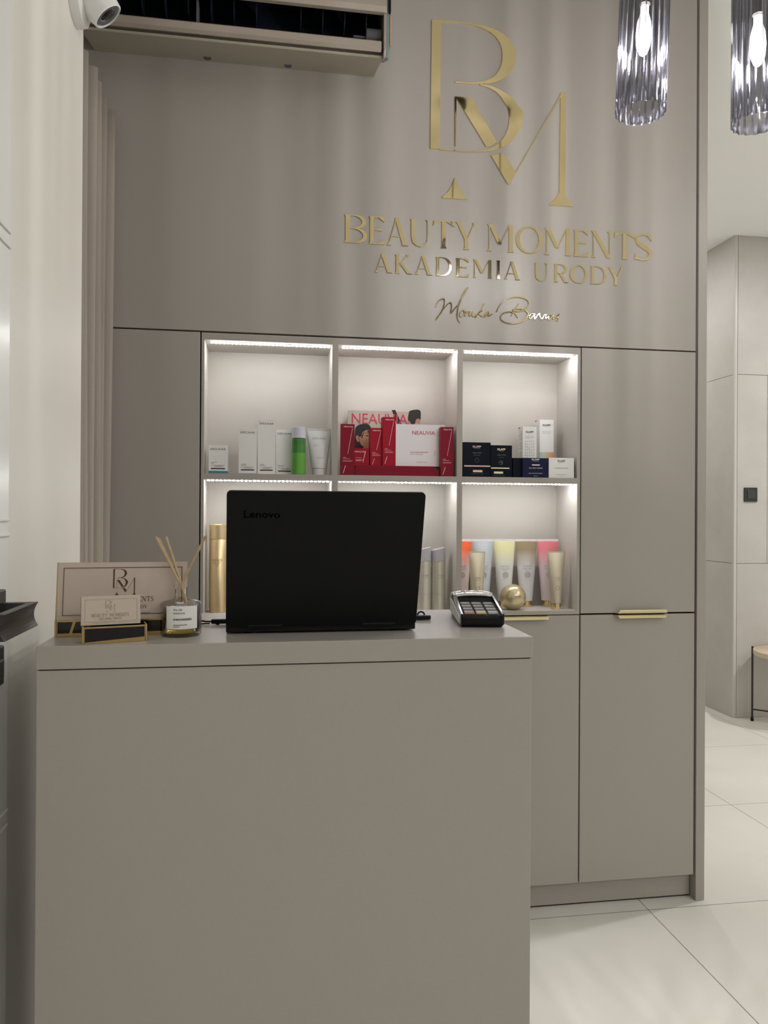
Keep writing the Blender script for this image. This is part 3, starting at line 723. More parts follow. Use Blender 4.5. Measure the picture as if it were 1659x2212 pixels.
# usb stick, right side
pu = at(905, 1334, 2, DZ+.004); us = thing('usb_stick', 'small black usb stick with a strap loop beside the right side of the laptop', 'usb stick', (pu.x, pu.y, DZ))
q = MB(); q.prism([(-.012, -.006), (.016, -.006), (.020, -.003), (.020, .003), (.016, .006), (-.012, .006)], .001, .0075, 'z'); q.build('body', BLACKP, us, bevel=.001)
q = MB(); q.tube([(.006+.006*math.cos(a), .012+.001*math.sin(a), .0065+.0055*math.sin(a)) for a in [i*math.pi/8 for i in range(17)]], .0015); q.build('strap_loop', BLACKP, us, smooth=True)

# ================================================================== PAYMENT TERMINAL
to = (.3405, 1.165, DZ); tm = thing('payment_terminal', 'black card payment terminal with keypad on the right corner of the desk', 'payment terminal', to, math.radians(-8))
w = .0350
side = [(0, .004), (.012, 0), (.155, 0), (.172, .018), (.168, .034), (.13, .039), (.105, .037), (.098, .0305), (.004, .0185), (0, .015)]
q = MB(); q.prism([(y, z) for y, z in side], -w+.002, w-.002, 'x'); q.build('body', BLACKP, tm, bevel=.002)
q = MB(); q.prism([(.008, .0035), (.15, .006), (.165, .022), (.160, .030), (.1, .026), (.006, .0145)], -w-.0005, -w+.003, 'x'); q.build('side_cover', SILVER, tm, bevel=.001)
q = MB(); q.prism([(.008, .0035), (.15, .006), (.165, .022), (.160, .030), (.1, .026), (.006, .0145)], w-.003, w+.0005, 'x'); q.build('side_cover', BLACKP, tm, bevel=.001)
q = MB(); v = []; f = []
for j in range(9):
    y = .104+(.166-.104)*j/8; zz = .0395+.006*math.sin(math.pi*min(1, j/8*.9+.1))-(.006 if j == 8 else 0)
    for i in range(13):
        x = -w+.001+(2*w-.002)*i/12; v.append((x, y, zz-.0035*(abs(x)/w)**3))
for j in range(8):
    for i in range(12): a = j*13+i; f.append((a, a+1, a+14, a+13))
q.add(v, f); hd = q.build('display_hood', CHROME, tm, smooth=True); sm = hd.modifiers.new('t', 'SOLIDIFY'); sm.thickness = .004
q = MB()
for s in (-1, 1):
    q.prism([(.0, .014), (.0, .0215), (.104, .0405), (.104, .030)], *sorted((s*(w-.0005), s*(w-.005))), 'x')
q.build('rim', BLACKG, tm, bevel=.001)
kz = lambda y: .0188+(y-.004)*.125
KM = [mat('key_grey', (.16, .16, .165), .3, noise=.04), mat('key_red', (.42, .26, .24), .4, noise=.04), mat('key_yellow', (.55, .48, .27), .4, noise=.04), mat('key_green', (.36, .42, .41), .4, noise=.04)]
for r_ in range(4):
    for c_ in range(3):
        x0 = -.0275+c_*.0190; y0 = .010+r_*.019; m_ = KM[1+c_] if r_ == 0 else KM[0]
        q = MB(); q.box(x0, x0+.016, 0, .013, 0, .0032); q.v = [(x, y+y0, z+kz(y+y0)) for x, y, z in q.v]
        q.build('key', m_, tm, bevel=.0008)
q = MB(); q.box(-w+.012, -w+.020, .135, .150, .0425, .0432); q.build('sticker', WHITEB, tm)

# ================================================================== SIGN BOARD AND CARDS
def monogram_on(mb, cx_, z0, h, y, mi=0):
    allp = B_PARTS[0]+M_PARTS
    zmin, zmax = 2.351, 2.93; sc = h/(zmax-zmin)
    for k, p in enumerate(allp):
        mb.prism([(cx_+(x-.77)*sc, z0+(z-zmin)*sc) for x, z in (w2(*c) for c in p)], y, y-.0003-.00001*k, mi=mi)
def plane_hit(px, py, o, yaw, tilt):
    """hit of a photo pixel with a leaning board; returns local (s along, t up the board)"""
    d = _F + _R*(px-W_PX/2)/F_PX - _U*(py-H_PX/2)/F_PX
    ex = Vector((math.cos(yaw), math.sin(yaw), 0)); ey = Vector((-math.sin(yaw), math.cos(yaw), 0))
    et = ey*math.sin(tilt)+Vector((0, 0, 1))*math.cos(tilt); n = ex.cross(et)
    o = Vector(o); c = Vector((0, 0, CAM_H)); k = (o-c).dot(n)/d.dot(n); h = c+d*k-o
    return h.dot(ex), h.dot(et)
def lean(mb, tilt, y0=0, z0=0):
    mb.v = [(x, y0+y*math.cos(tilt)+z*math.sin(tilt), z0-y*math.sin(tilt)+z*math.cos(tilt)) for x, y, z in mb.v]; return mb

# large board
byaw = math.radians(4.5); bt = math.radians(10)
bo = (-.294, 1.150, DZ)
bs = thing('sign_board', 'wide taupe sign board with gold edge and dark monogram at the desk left end', 'sign', bo, byaw)
ex = Vector((math.cos(byaw), math.sin(byaw), 0))
org = (bo[0], bo[1], bo[2]+.022)
tl = plane_hit(126, 1216, org, byaw, bt); br = plane_hit(404, 1334, org, byaw, bt); bl = plane_hit(122, 1343, org, byaw, bt); tr = plane_hit(405, 1213, org, byaw, bt)
s0, s1 = (tl[0]+bl[0])/2, (tr[0]+br[0])/2; t0, t1 = (bl[1]+br[1])/2, (tl[1]+tr[1])/2
q = MB(); q.box(s0, s1, 0, .0016, t0, t1); lean(q, bt, 0, .022); brd = q.build('board_face', PINKC, bs, bevel=.0003)
q = MB(); q.box(s0-.002, s1, .0018, .006, t0, t1+.0005); lean(q, bt, 0, .022); q.build('gold_backing', GOLDEDGE, bs, bevel=.0004)
q = MB(); i_ = .0075; lw = .0009
for x0, x1, z0, z1 in ((s0+i_, s1-i_, t1-i_-lw, t1-i_), (s0+i_, s1-i_, t0+i_, t0+i_+lw), (s0+i_, s0+i_+lw, t0+i_, t1-i_), (s1-i_-lw, s1-i_, t0+i_, t1-i_)): q.box(x0, x1, -.0006, 0, z0, z1)
lean(q, bt, 0, .022); MIRD = mat('gold_foil_dark_reflection', (.13, .09, .06), .12, metal=1, noise=.05)  # gold mirror foil, the dark floor it reflects put into its colour
q.build('border_line', MIRD, brd)
q = MB(); bm = plane_hit(269, 1282, org, byaw, bt); monogram_on(q, bm[0], bm[1]-.002, .0385, -.0001); lean(q, bt, 0, .022); q.build('monogram', MIRD, brd)
q = MB(); nts = plane_hit(300, 1299, org, byaw, bt); put_serif(q, 'BEAUTY MOMENTS', bm[0], nts[1], .0072, -.0001, w=.082); put_serif(q, 'AKADEMIA URODY', bm[0], nts[1]-.010, .0048, -.0001, w=.064)
q.box(bm[0]-.048, bm[0]-.024, -.0003, 0, nts[1]-.0165, nts[1]-.016); q.box(bm[0]+.024, bm[0]+.037, -.0003, 0, nts[1]-.0165, nts[1]-.016)
lean(q, bt, 0, .022); q.build('lettering', MIRD, brd)
def gold_stand(parent, x0, x1, h, dep, slash):
    q = MB(); q.box(x0, x0+.0025, -.004, dep, 0, h+.001); q.box(x1-.0025, x1, -.004, dep, 0, h+.001); q.box(x0, x1, dep-.0015, dep, 0, h*.8); q.box(x0, x1, 0, dep, 0, .0015)
    q.box(x0+.0025, x1-.0025, -.0032, -.001, 0, h)
    st = q.build('stand', GOLDEDGE, parent, bevel=.0003)
    q = MB()
    for a, bb in slash: q.prism([(x0+a[0], a[1]), (x0+a[2], a[1]), (x0+bb[2], bb[1]), (x0+bb[0], bb[1])], -.0033, -.0045)
    q.build('stand_plate', BLACKG, st)
gold_stand(bs, 0, .152, .0235, .020, [((.004, .0055, .0195), (.004, .0215, .0245)), ((.0235, .0055, .148), (.0285, .0215, .148))])
# business cards
cyaw = math.radians(14); ct = math.radians(6); cob = (-.243, 1.086, DZ)
cs = thing('business_card_holder', 'small gold and black card holder in front of the big sign board', 'card holder', cob, cyaw)
gold_stand(cs, 0, .0845, .0225, .022, [((.0035, .002, .081), (.0035, .0205, .081))])
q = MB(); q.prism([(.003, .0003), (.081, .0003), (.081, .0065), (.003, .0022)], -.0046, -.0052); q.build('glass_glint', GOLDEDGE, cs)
co2 = (cob[0], cob[1], cob[2])
tl = plane_hit(173, 1290, co2, cyaw, ct); br = plane_hit(305, 1345, co2, cyaw, ct); bl = plane_hit(178, 1353, co2, cyaw, ct); tr = plane_hit(302, 1284, co2, cyaw, ct)
s0, s1 = (tl[0]+bl[0])/2, (tr[0]+br[0])/2; t0, t1 = (bl[1]+br[1])/2, (tl[1]+tr[1])/2
stk = thing('business_cards', 'stack of taupe business cards with gold print in the small card holder', 'business cards', cob, cyaw)
q = MB(); q.box(s0, s1, .001, .002, t0, t1); lean(q, ct); cf = q.build('front_card', PINKC, stk)
q = MB()
for k in range(7): q.box(s0-.0004*(k % 3), s1-.0004*(k % 2), .0022+k*.0011, .0031+k*.0011, t0, t1+.0004*(k % 2))
lean(q, ct); q.build('stacked_cards', PINKC, stk); stk['label'] = 'stack of taupe business cards with gold print in the small card holder'
q = MB(); i_ = .0045; lw = .0003
for x0, x1, z0, z1 in ((s0+i_, s1-i_, t1-i_-lw, t1-i_), (s0+i_, s1-i_, t0+i_, t0+i_+lw), (s0+i_, s0+i_+lw, t0+i_, t1-i_), (s1-i_-lw, s1-i_, t0+i_, t1-i_)): q.box(x0, x1, .0007, .001, z0, z1)
mc = (s0+s1)/2-.001; monogram_on(q, mc, t1-.0215, .0155, .001); put_serif(q, 'BEAUTY MOMENTS', mc, t1-.0285, .0045, .0008, w=.049); put_serif(q, 'AKADEMIA URODY', mc, t1-.0325, .0028, .0008, w=.030)
q.box(mc-.024, mc-.009, .0007, .001, t1-.0365, t1-.0362); q.box(mc+.009, mc+.024, .0007, .001, t1-.0365, t1-.0362)
q.tube([(mc-.008, .0009, t1-.0365), (mc-.006, .0009, t1-.0345), (mc-.005, .0009, t1-.037), (mc-.003, .0009, t1-.036), (mc, .0009, t1-.0365), (mc+.003, .0009, t1-.0345), (mc+.004, .0009, t1-.037), (mc+.008, .0009, t1-.0365)], .0002, 5)
lean(q, ct); q.build('gold_print', mat('soft_gold_foil', (.42, .35, .24), .2, metal=1, noise=.05), cf)

# ================================================================== REED DIFFUSER
fo = at(390, 1377, 2, DZ); R_ = .0292; fy = 1.120+R_; fc = (AY(391, 1340, fy).x, fy, DZ)
rd = thing('reed_diffuser', 'round clear glass reed diffuser with amber oil and white label', 'reed diffuser', fc)
Hs = .050
q = MB(); q.lathe([(R_-.003, 0), (R_, .003), (R_, Hs-.004), (R_-.002, Hs-.001), (R_-.005, Hs), (.0125, Hs+.0025), (.0095, Hs+.006), (.0088, Hs+.018), (.0108, Hs+.020), (.0108, Hs+.0235), (.0070, Hs+.0235), (.0068, Hs+.006), (.009, Hs-.001), (R_-.007, Hs-.004), (R_-.003, Hs-.007), (R_-.003, .006), (R_-.006, .0045), (.0001, .0045)], n=64)
q.build('glass_bottle', CLEAR, rd, smooth=True)
q = MB(); q.lathe([(.0001, .0048), (R_-.006, .0048), (R_-.0034, .0066), (R_-.0034, .033), (.0001, .033)], n=48); q.build('oil', LIQ, rd, smooth=True)
q = MB(); v = []; f = []
facing = math.atan2(-fy, -fc[0]); n = 24; ha = .80
def onr(s, z, rr_=R_+.0003, turn=.06): a = facing+turn+s; return (rr_*math.cos(a), rr_*math.sin(a), z)
for i in range(n+1):
    for z in (.0125, .0125+.0325): v.append(onr(-ha+2*ha*i/n, z))
for i in range(n): f.append((2*i, 2*i+2, 2*i+3, 2*i+1))
q.add(v, f); lb = q.build('label', WHITEB, rd); sm = lb.modifiers.new('t', 'SOLIDIFY'); sm.thickness = .0002
q = MB(); fn = lambda p: onr(p[0]/R_, p[2], R_+.0007)
put_text(q, 'the lab', -.0125, .0388, h=.0032, fn=fn); put_text(q, 'essence', -.0125, .0340, h=.0024, fn=fn); put_text(q, 'mesoestetic', -.0125, .0250, w=.026, h=.0037, bold=.02, fn=fn)
for z, w_ in ((.0182, .019), (.0158, .009)):
    for k in range(12): q.add([fn((-.0125+w_*k/12, 0, z)), fn((-.0125+w_*(k+1)/12, 0, z)), fn((-.0125+w_*(k+1)/12, 0, z+.0008)), fn((-.0125+w_*k/12, 0, z+.0008))], [(0, 1, 2, 3)])
q.build('lettering', INK, lb)
base_ = [(.010, .0), (.004, .012), (.008, -.010), (-.014, .003), (-.012, -.006)]
for (px, py, dy), bs_ in zip([(337, 1160, .02), (343, 1163, .045), (359, 1160, .03), (444, 1158, -.01), (441, 1164, .0)][:4]+[(447, 1162, -.016)][:0], base_):
    tip = AY(px, py, fc[1]+dy)-Vector(fc); foot_ = Vector((bs_[0], bs_[1], .006))
    nk = Vector((.004*(1 if tip.x < 0 else -1)*.5, 0, Hs+.018)); foot_ = nk+(nk-tip)*((nk.z-.008)/(tip.z-nk.z)); foot_.y = max(-.02, min(.02, foot_.y)); foot_.x = max(-.021, min(.021, foot_.x))
    MB().tube([foot_, nk, tip], .00175, 10).build('reed', WOOD, rd, smooth=True)

# ================================================================== PRODUCTS
ZS = ZM; ZB = z_lo
def bars(mb, x0, z, w_, n=1, dz=.0022, th=.0006, mi=0):
    for k in range(n): mb.box(x0, x0+w_*(1-.12*((k*7) % 3)), -.0004, -.0001, z-k*dz, z-k*dz+th, mi)
def pbox(name, label, cat, px0, px1, pyt, yf, dep, zb, mats, group=None, rz=0, py=None):
    """a carton whose front face spans the photo columns px0..px1 and rises to row pyt, at depth yf on a board of height zb"""
    a = AY(px0, py or pyt, yf); c_ = AY(px1, py or pyt, yf); h = (AY((px0+px1)/2, pyt, yf).z-zb); w_ = c_.x-a.x
    t = thing(name, label, cat, ((a.x+c_.x)/2, yf, zb), rz, group)
    m = mats if isinstance(mats, (list, tuple)) else [mats, mats]
    q = MB(); q.box(-w_/2, w_/2, 0, .0006, 0, h, 0); q.box(-w_/2, w_/2, .0006, dep, 0, h, 1); q.build('carton', m, t)
    return t, w_, h
# --- compartment 1
G1 = 'white skincare cartons with black print'
def decaar(px0, px1, pyt, label, l1, l2, band, yf=2.448, teal=0, dark=.5):
    t, w_, h = pbox('skincare_carton', label, 'box', px0, px1, pyt, yf, .040, ZS, WHITEB, G1)
    q = MB(); put_text(q, 'DÉCAAR', -w_*.40, h-.0155, w=w_*.80, h=.0072, spacing=1.15)
    put_text(q, l1, -w_*.38, .030+.004*teal, h=.0021); put_text(q, l2, -w_*.38, .0268+.004*teal, h=.0021)
    bars(q, -w_*.38, .022+.004*teal, w_*.18); bars(q, -w_*.2, .022+.004*teal, w_*.55, 3)
    q.box(-w_*.38, w_*.36, -.0004, 0, .011+.003*teal, .0148+.003*teal, 0); q.build('printed_lettering', INK, t)
    if band:
        q = MB(); q.box(-w_/2-.0002, w_/2+.0002, -.0004, .0402, 0, band); q.build('base_band', TEAL, t)
    return t
decaar(451, 492, 961.5, 'short white skincare carton with a teal foot at the left end of the upper shelf', 'ACNE REPAIR', 'SERUM', .0085, teal=1)
decaar(516, 555, 925.5, 'white skincare carton with a thin teal foot, second from the left on the upper shelf', 'ANTI ACNE', 'CREAM MASK', .002)
decaar(557.5, 595, 906.5, 'tallest white skincare carton, in the middle of the upper left compartment', 'OXYGEN', 'CREAM SPF 30', 0)
decaar(596.5, 634, 928.5, 'white skincare carton partly behind the green bottle', 'REBALANCING', 'CREAM MASK', 0, yf=2.487)
# green bottle
a = AY(630.5, 1000, 2.445); c_ = AY(660.5, 1000, 2.445); r = (c_.x-a.x)/2; yb = 2.44+r
bc = (AY(645.5, 1000, yb).x, yb, ZS); gb = thing('toner_bottle', 'green two-tone liquid bottle with a white cap beside the white cartons', 'bottle', bc)
zc_ = AY(645, 946, yb-r).z-ZS; zt_ = AY(645, 922, yb-r).z-ZS
GREEN = mat('green_toner', (.13, .40, .055), .15, noise=.03, spec=.6); GREEND = mat('deep_green_toner', (.06, .25, .045), .15, noise=.03, spec=.6)
q = MB(); q.lathe([(r-.002, 0), (r, .002), (r, zc_*.60)], n=36, mi=0); q.lathe([(r, zc_*.60), (r, zc_-.002), (r-.003, zc_)], n=36, mi=1); q.build('bottle_body', [GREEN, GREEND], gb, smooth=True)
q = MB(); q.lathe([(r, zc_+.0004), (r, zt_-.001), (r-.001, zt_), (.0001, zt_)], n=36); q.build('cap', mat('white_lilac_cap', (.66, .66, .74), .35, noise=.02), gb, smooth=True)
q = MB(); fn = lambda p: ((r+.0004)*math.sin(p[0]/r), -(r+.0004)*math.cos(p[0]/r), p[2])
put_text(q, 'DÉCAAR', 0, zc_-.0165, w=r*1.5, h=.006, spacing=1.1, ctr=True, fn=fn); q.build('lettering', mat('green_ink', (.03, .16, .04), .5, noise=.02), gb)

def tube_obj(name, label, px0, px1, pyt, yc, zb, mat_body, mat_cap, cap_h, rcap, group=None, sleeve=.011, crimp=.006, turn=0, crimpmat=None):
    """squeeze tube standing on its cap: round at the cap, pressed flat at the top"""
    a = AY(px0, pyt, yc); c_ = AY(px1, pyt, yc); wt = (c_.x-a.x)/2; H_ = AY((px0+px1)/2, pyt, yc).z-zb
    t = thing(name, label, 'tube', ((a.x+c_.x)/2, yc, zb), turn, group)
    v = []; f = []; n = 36; m = 14; r0 = rcap+sleeve*.25
    hb = H_-crimp
    for j in range(m+1):
        u = j/m; z = cap_h+(hb-cap_h)*u
        e = u**1.15; sx = r0+(wt-r0)*(u**.8); sy = r0*(1-e)+.0012*e+.004*math.sin(math.pi*u)*(.6)
        for k in range(n):
            an = 2*math.pi*k/n; v.append((sx*math.cos(an), sy*math.sin(an), z))
    for j in range(m):
        for k in range(n): k2 = (k+1) % n; f.append((j*n+k, j*n+k2, (j+1)*n+k2, (j+1)*n+k))
    f.append(tuple(reversed(range(n))))
    q = MB(); q.add(v, f); q.build('tube_body', mat_body, t, smooth=True)
    q = MB(); q.box(-wt, wt, -.0011, .0011, hb-.0005, H_); q.build('crimped_end', crimpmat or mat_body, t)
    q = MB(); q.lathe([(rcap-.001, 0), (rcap, .001), (rcap, cap_h-.0012), (rcap-.001, cap_h-.0004)], n=32); q.build('cap', mat_cap, t, smooth=True)
    def front(p):   # point just in front of the body surface
        u = min(1, max(0, (p[2]-cap_h)/(hb-cap_h))); e = u**1.15; sx = r0+(wt-r0)*(u**.8); sy = r0*(1-e)+.0012*e+.004*math.sin(math.pi*u)*.6
        xx = max(-.98, min(.98, p[0]/sx)); return (p[0], -(sy*math.sqrt(1-xx*xx))-.0005, p[2])
    return t, wt, H_, front
WT = mat('white_tube', (.74, .74, .74), .3, noise=.01)
t, wt, H_, fr = tube_obj('cream_tube', 'large white squeeze tube standing on its cap at the right of the green bottle', 663, 716, 925.5, 2.475, ZS, WT, WT, .022, .0215, crimp=.008)
q = MB(); put_text(q, 'DÉCAAR', 0, H_-.036, w=.042, h=.0072, spacing=1.15, ctr=True, fn=fr); put_text(q, 'CLEANSING', -.020, H_-.056, h=.0017, fn=fr); put_text(q, 'CLEANSING GEL', -.020, H_-.0592, h=.0017, fn=fr); q.build('lettering', GREYINK, t)
q = MB(); put_text(q, 'HYDRO-ALCOHOLIC', -.008, H_-.096, h=.0018, fn=fr); put_text(q, 'CLEANSING GEL', -.008, H_-.099, h=.0018, fn=fr); q.build('lettering', GREYINK, t)

# --- compartment 2: red range
def red_tall(px0, px1, pyt, yf, zb, label, dep=.045, m=REDD):
    t, w_, h = pbox('serum_carton', label, 'box', px0, px1, pyt, yf, dep, zb, [m, REDB], 'tall crimson cartons with white print')
    q = MB(); put_text(q, 'NEAUVIA', w_*.05, h-.0105, w=w_*.68, h=.0042, ctr=True)
    q.prism([(w_*.34, h-.013), (w_*.36, h-.013), (w_*.02, h*.42), (-.0, h*.42)], -.0001, -.0004)
    q.prism([(-w_*.16, h*.19), (-w_*.13, h*.19), (-w_*.31, h*.04), (-w_*.34, h*.04)], -.0001, -.0004)
    put_text(q, 'HYDRO', -w_*.34, h*.34, h=.0022); bars(q, -w_*.34, h*.32, w_*.5); bars(q, -w_*.34, h*.285, w_*.72, 2, .0022, .0005)
    q.build('printed_lettering', WINK, t); return t
red_tall(736.5, 766, 916, 2.442, ZS, 'tall dark crimson carton at the left end of the middle upper shelf', .019)
red_tall(952.5, 980, 922.5, 2.442, ZS, 'tall dark crimson carton in front of the right end of the big white box', .022)
lo_t, lw_, lh = pbox('flat_carton', 'flat crimson carton, bottom of the two lying under the red and white boxes', 'box', 768, 947, 1016.3, 2.452, .130, ZS, [REDD, REDB], 'flat crimson cartons lying down')
ztop1 = ZS+lh
up_t, uw_, uh = pbox('flat_carton', 'flat crimson carton, upper of the two lying under the red and white boxes', 'box', 768, 940, 1006.3, 2.458, .120, ztop1, [REDD, REDB], 'flat crimson cartons lying down')
ztop2 = ztop1+uh
red_tall(800, 826.5, 924.5, 2.470, ztop2, 'narrow crimson carton standing on the flat boxes, shorter one of the pair', .038, REDB)
red_tall(826.8, 854.5, 901, 2.462, ztop2, 'tallest crimson carton, standing left of the big white box', .040, REDB)
t, w_, h = pbox('cream_carton', 'small square crimson carton standing on the flat boxes by the printed face', 'box', 757, 797, 968, 2.463, .045, ztop2, [REDB, REDB])
q = MB(); put_text(q, 'NEAUVIA', w_*.02, h-.014, w=w_*.62, h=.0052, ctr=True); q.prism([(w_*.30, h-.011), (w_*.325, h-.011), (w_*.19, h*.2), (w_*.165, h*.2)], -.0001, -.0004); put_text(q, 'NIGHT CREAM', w_*-.22, h*.42, h=.002); bars(q, -w_*.22, h*.33, w_*.4, 3)
q.build('printed_lettering', WINK, t)
PW = mat('pearl_white_card', (.78, .75, .78), .3, noise=.01)
t, w_, h = pbox('collagen_carton', 'big pearl white carton with red print in the middle upper compartment', 'box', 855, 962, 917, 2.466, .10, ztop2, [PW, REDB])
q = MB(); put_text(q, 'NEAUVIA', w_*.06, h*.755, w=w_*.46, h=.0125, ctr=True); put_text(q, 'COLLAGEN BOOSTER', -w_*.21, h*.32, w=w_*.36, h=.0042); put_text(q, 'DIETARY SUPPLEMENT', -w_*.21, h*.275, w=w_*.26, h=.0024); put_text(q, '30 STICKS', -w_*.08, h*.09, w=w_*.2, h=.0026)
q.build('printed_lettering', REDI, t)
q = MB(); q.prism([(w_*.29, h*.38), (w_*.297, h*.38), (w_*.275, h*.25), (w_*.268, h*.25)], -.0001, -.0004); q.build('slash_mark', GREYINK, t)
# leaflet display with printed faces
yb_ = 2.585; a = AY(752, 886, yb_); c_ = AY(908, 886, yb_)
bw = c_.x-a.x; bh = a.z-ZS
lf = thing('advert_card', 'upright printed advert card with red headline and a dark-haired face, behind the cartons', 'advert', (a.x, yb_, ZS))
q = MB(); q.box(0, bw, 0, .002, 0, bh); cf = q.build('card', mat('beige_print', (.42, .38, .31), .4, noise=.12, nscale=14), lf)
def cl(x, y): p = AY(730+x/6.381, 870+y/6.381, yb_); return (p.x-a.x, p.z-ZS)
q = MB(); p0 = cl(190, 280); p1 = cl(960, 155); put_text(q, 'NEAUVIA', p0[0], p0[1]-.002, w=p1[0]-p0[0], h=p1[1]-p0[1], y=-.0008); q.build('headline', REDI, cf)
HAIR = mat('black_print', (.012, .011, .012), .4, noise=.1); SKIN = mat('skin_print', (.42, .22, .12), .45, noise=.08, nscale=30); SKIN2 = mat('skin_shade_print', (.25, .10, .05), .45, noise=.05)
def flat(pts, y, m, nm, sm=True):
    q = MB(); P = [cl(*p) for p in pts]; P = smoothpts(P, 4, True) if sm else P
    q.prism(P, y, y-.0002); return q.build(nm, m, cf)
flat([(232, 420), (245, 340), (300, 300), (380, 290), (435, 310), (470, 400), (460, 500), (380, 560), (330, 640), (232, 660)], -.0003, HAIR, 'printed_hair')
flat([(740, 100), (790, 100), (880, 295), (815, 295)], -.0003, HAIR, 'printed_band', False)
flat([(1000, 108), (1130, 104), (1134, 240), (1080, 230), (1060, 290), (1000, 292), (965, 230), (975, 150)], -.0003, HAIR, 'printed_hair')
flat([(345, 400), (400, 375), (440, 385), (462, 440), (468, 520), (455, 590), (400, 612), (330, 590), (295, 530), (285, 480), (320, 460)], -.0006, SKIN, 'printed_face')
flat([(245, 470), (270, 450), (292, 480), (290, 535), (265, 530)], -.0006, SKIN, 'printed_ear')
flat([(1085, 225), (1120, 222), (1128, 255), (1105, 288), (1080, 270)], -.0006, SKIN, 'printed_ear')
flat([(955, 255), (985, 250), (1010, 292), (950, 292)], -.0006, SKIN, 'printed_face', False)
q = MB(); q.prism([cl(*p) for p in [(375, 452), (410, 445), (425, 455), (400, 464)]], -.0009, -.0010); q.prism([cl(*p) for p in [(365, 425), (400, 412), (430, 420), (430, 427), (400, 420)]], -.0009, -.0010)
q.prism([cl(*p) for p in [(395, 380), (440, 440), (425, 390)]], -.0009, -.0010); q.prism([cl(*p) for p in [(375, 370), (330, 500), (320, 470)]], -.0009, -.0010); q.build('printed_eye', HAIR, cf)
q = MB(); q.prism([cl(*p) for p in [(418, 555), (440, 560), (440, 575), (420, 570)]], -.0009, -.0010); q.build('printed_lips', REDI, cf)

# --- compartment 3
def kl(px0, px1, pyt, yf, dep, m, label, ink, klh, lines, name='cream_carton', rz=0, kw=.32, zoff=.012, zb=ZS, group='face cream cartons in the upper right compartment'):
    t, w_, h = pbox(name, label, 'box', px0, px1, pyt, yf, dep, zb, [m, m], group, rz)
    q = MB(); put_text(q, 'KLAPP', 0, h-zoff, w=w_*kw, h=klh, bold=.03, ctr=True); bars(q, -w_*.12, h-zoff-.003, w_*.24, 1, th=.0003); q.build('brand_lettering', ink, t)
    q = MB()
    for s, zf, ww, hh in lines: put_text(q, s, 0, h*zf, w=w_*ww, h=hh, ctr=True)
    q.build('printed_lettering', GREYINK if m is not NAVY else WINK, t)
    return t, w_, h
t, w_, h = kl(1000.5, 1060, 955.5, 2.450, .055, BLKB, 'large black cream carton with a rose stripe', ROSE, .0065, [('CELL PRO', .68, .32, .004), ('Balancing', .62, .22, .0028)], kw=.30, zoff=.0175)
q = MB(); q.box(-w_*.46, w_*.49, -.0005, 0, h*.30, h*.335); q.box(-w_*.14, w_*.2, -.0005, 0, h*.14, h*.205); q.build('foil_stripe', ROSE, t)
q = MB(); q.tube([(.0065*math.cos(i*math.pi/8), -.0005, h*.485+.0065*math.sin(i*math.pi/8)) for i in range(17)], .0004, 5); bars(q, -w_*.2, h*.09, w_*.45); q.build('emblem', GREYINK, t)
t, w_, h = kl(1060.5, 1106, 962, 2.447, .05, BLKB, 'slightly smaller black cream carton with a pale gold stripe', PALEGOLD, .0065, [('CELL PRO', .68, .40, .004), ('Lifting', .61, .18, .0028)], kw=.38, zoff=.0165)
q = MB(); q.box(-w_*.49, w_*.38, -.0005, 0, h*.27, h*.305); q.box(-w_*.35, w_*.08, -.0005, 0, h*.115, h*.18); q.build('foil_stripe', PALEGOLD, t)
q = MB(); q.tube([(-.002+.0065*math.cos(i*math.pi/8), -.0005, h*.46+.0065*math.sin(i*math.pi/8)) for i in range(17)], .0005, 5); q.tube([(-.006, -.0005, h*.49), (.002, -.0005, h*.43)], .0006, 5); q.tube([(-.002, -.0005, h*.52), (.0035, -.0005, h*.45)], .0006, 5); bars(q, -w_*.4, h*.06, w_*.55); q.build('emblem', GREYINK, t)
t, w_, h = kl(1129, 1185, 989.5, 2.437, .050, NAVY, 'navy blue cream carton in front of the tall white cartons', WINK, .0052, [('ALL DAY LONG', .46, .52, .004), ('DAY POWER CREAM', .20, .52, .0026), ('50 ml', .07, .14, .002)], kw=.30, zoff=.0075)
q = MB(); q.box(-w_*.14, w_*.16, -.0005, 0, h*.62, h*.675); q.build('foil_stripe', WINK, t)
q = MB(); q.box(-w_/2-.0295, -w_/2-.0006, .010, .058, 0, h); o = q.build('navy_side_block', BLKB, None, label='added black block standing in for the dark side face of the navy carton', cat='box'); o.matrix_world = Matrix.Translation(t.location)  # added block in place of the navy carton's dark side face
t, w_, h = kl(1185.6, 1240, 989, 2.437, .048, WHITEB, 'small square white peeling carton at the right end of the upper shelf', INK, .0056, [('CLEAN & ACTIVE', .46, .52, .004), ('ENZYME PEELING', .15, .42, .0026), ('50 ml', .07, .14, .002)], kw=.30, zoff=.0135)
rzt = math.radians(0)
t, w_, h = kl(1129.5, 1159, 921.5, 2.502, .045, WHITEB, 'tall white carton behind the navy one, lined with fine black print', INK, .0065, [('Multi Level', .80, .55, .0028), ('Performance', .775, .62, .0028)], name='serum_carton', kw=.56, zoff=.0215, rz=0)
q = MB()
for k in range(5): 
    for j in range(9): q.box(-w_*.32+k*w_*.15, -w_*.32+k*w_*.15+.0012, -.0004, 0, h*.70-j*.0095, h*.70-j*.0095+.0065*(.6+.4*((k*5+j*3) % 4)/3))
q.build('side_print', GREYINK, t); q = MB(); q.box(-w_/2-.0003, -w_/2, .004, .042, h*.25, h*.93); 
q = MB(); q.box(-w_/2-.0004, w_/2-.012, .030, .046, h-.0035, h+.0003); q.build('red_flap', REDI, t)
q = MB()
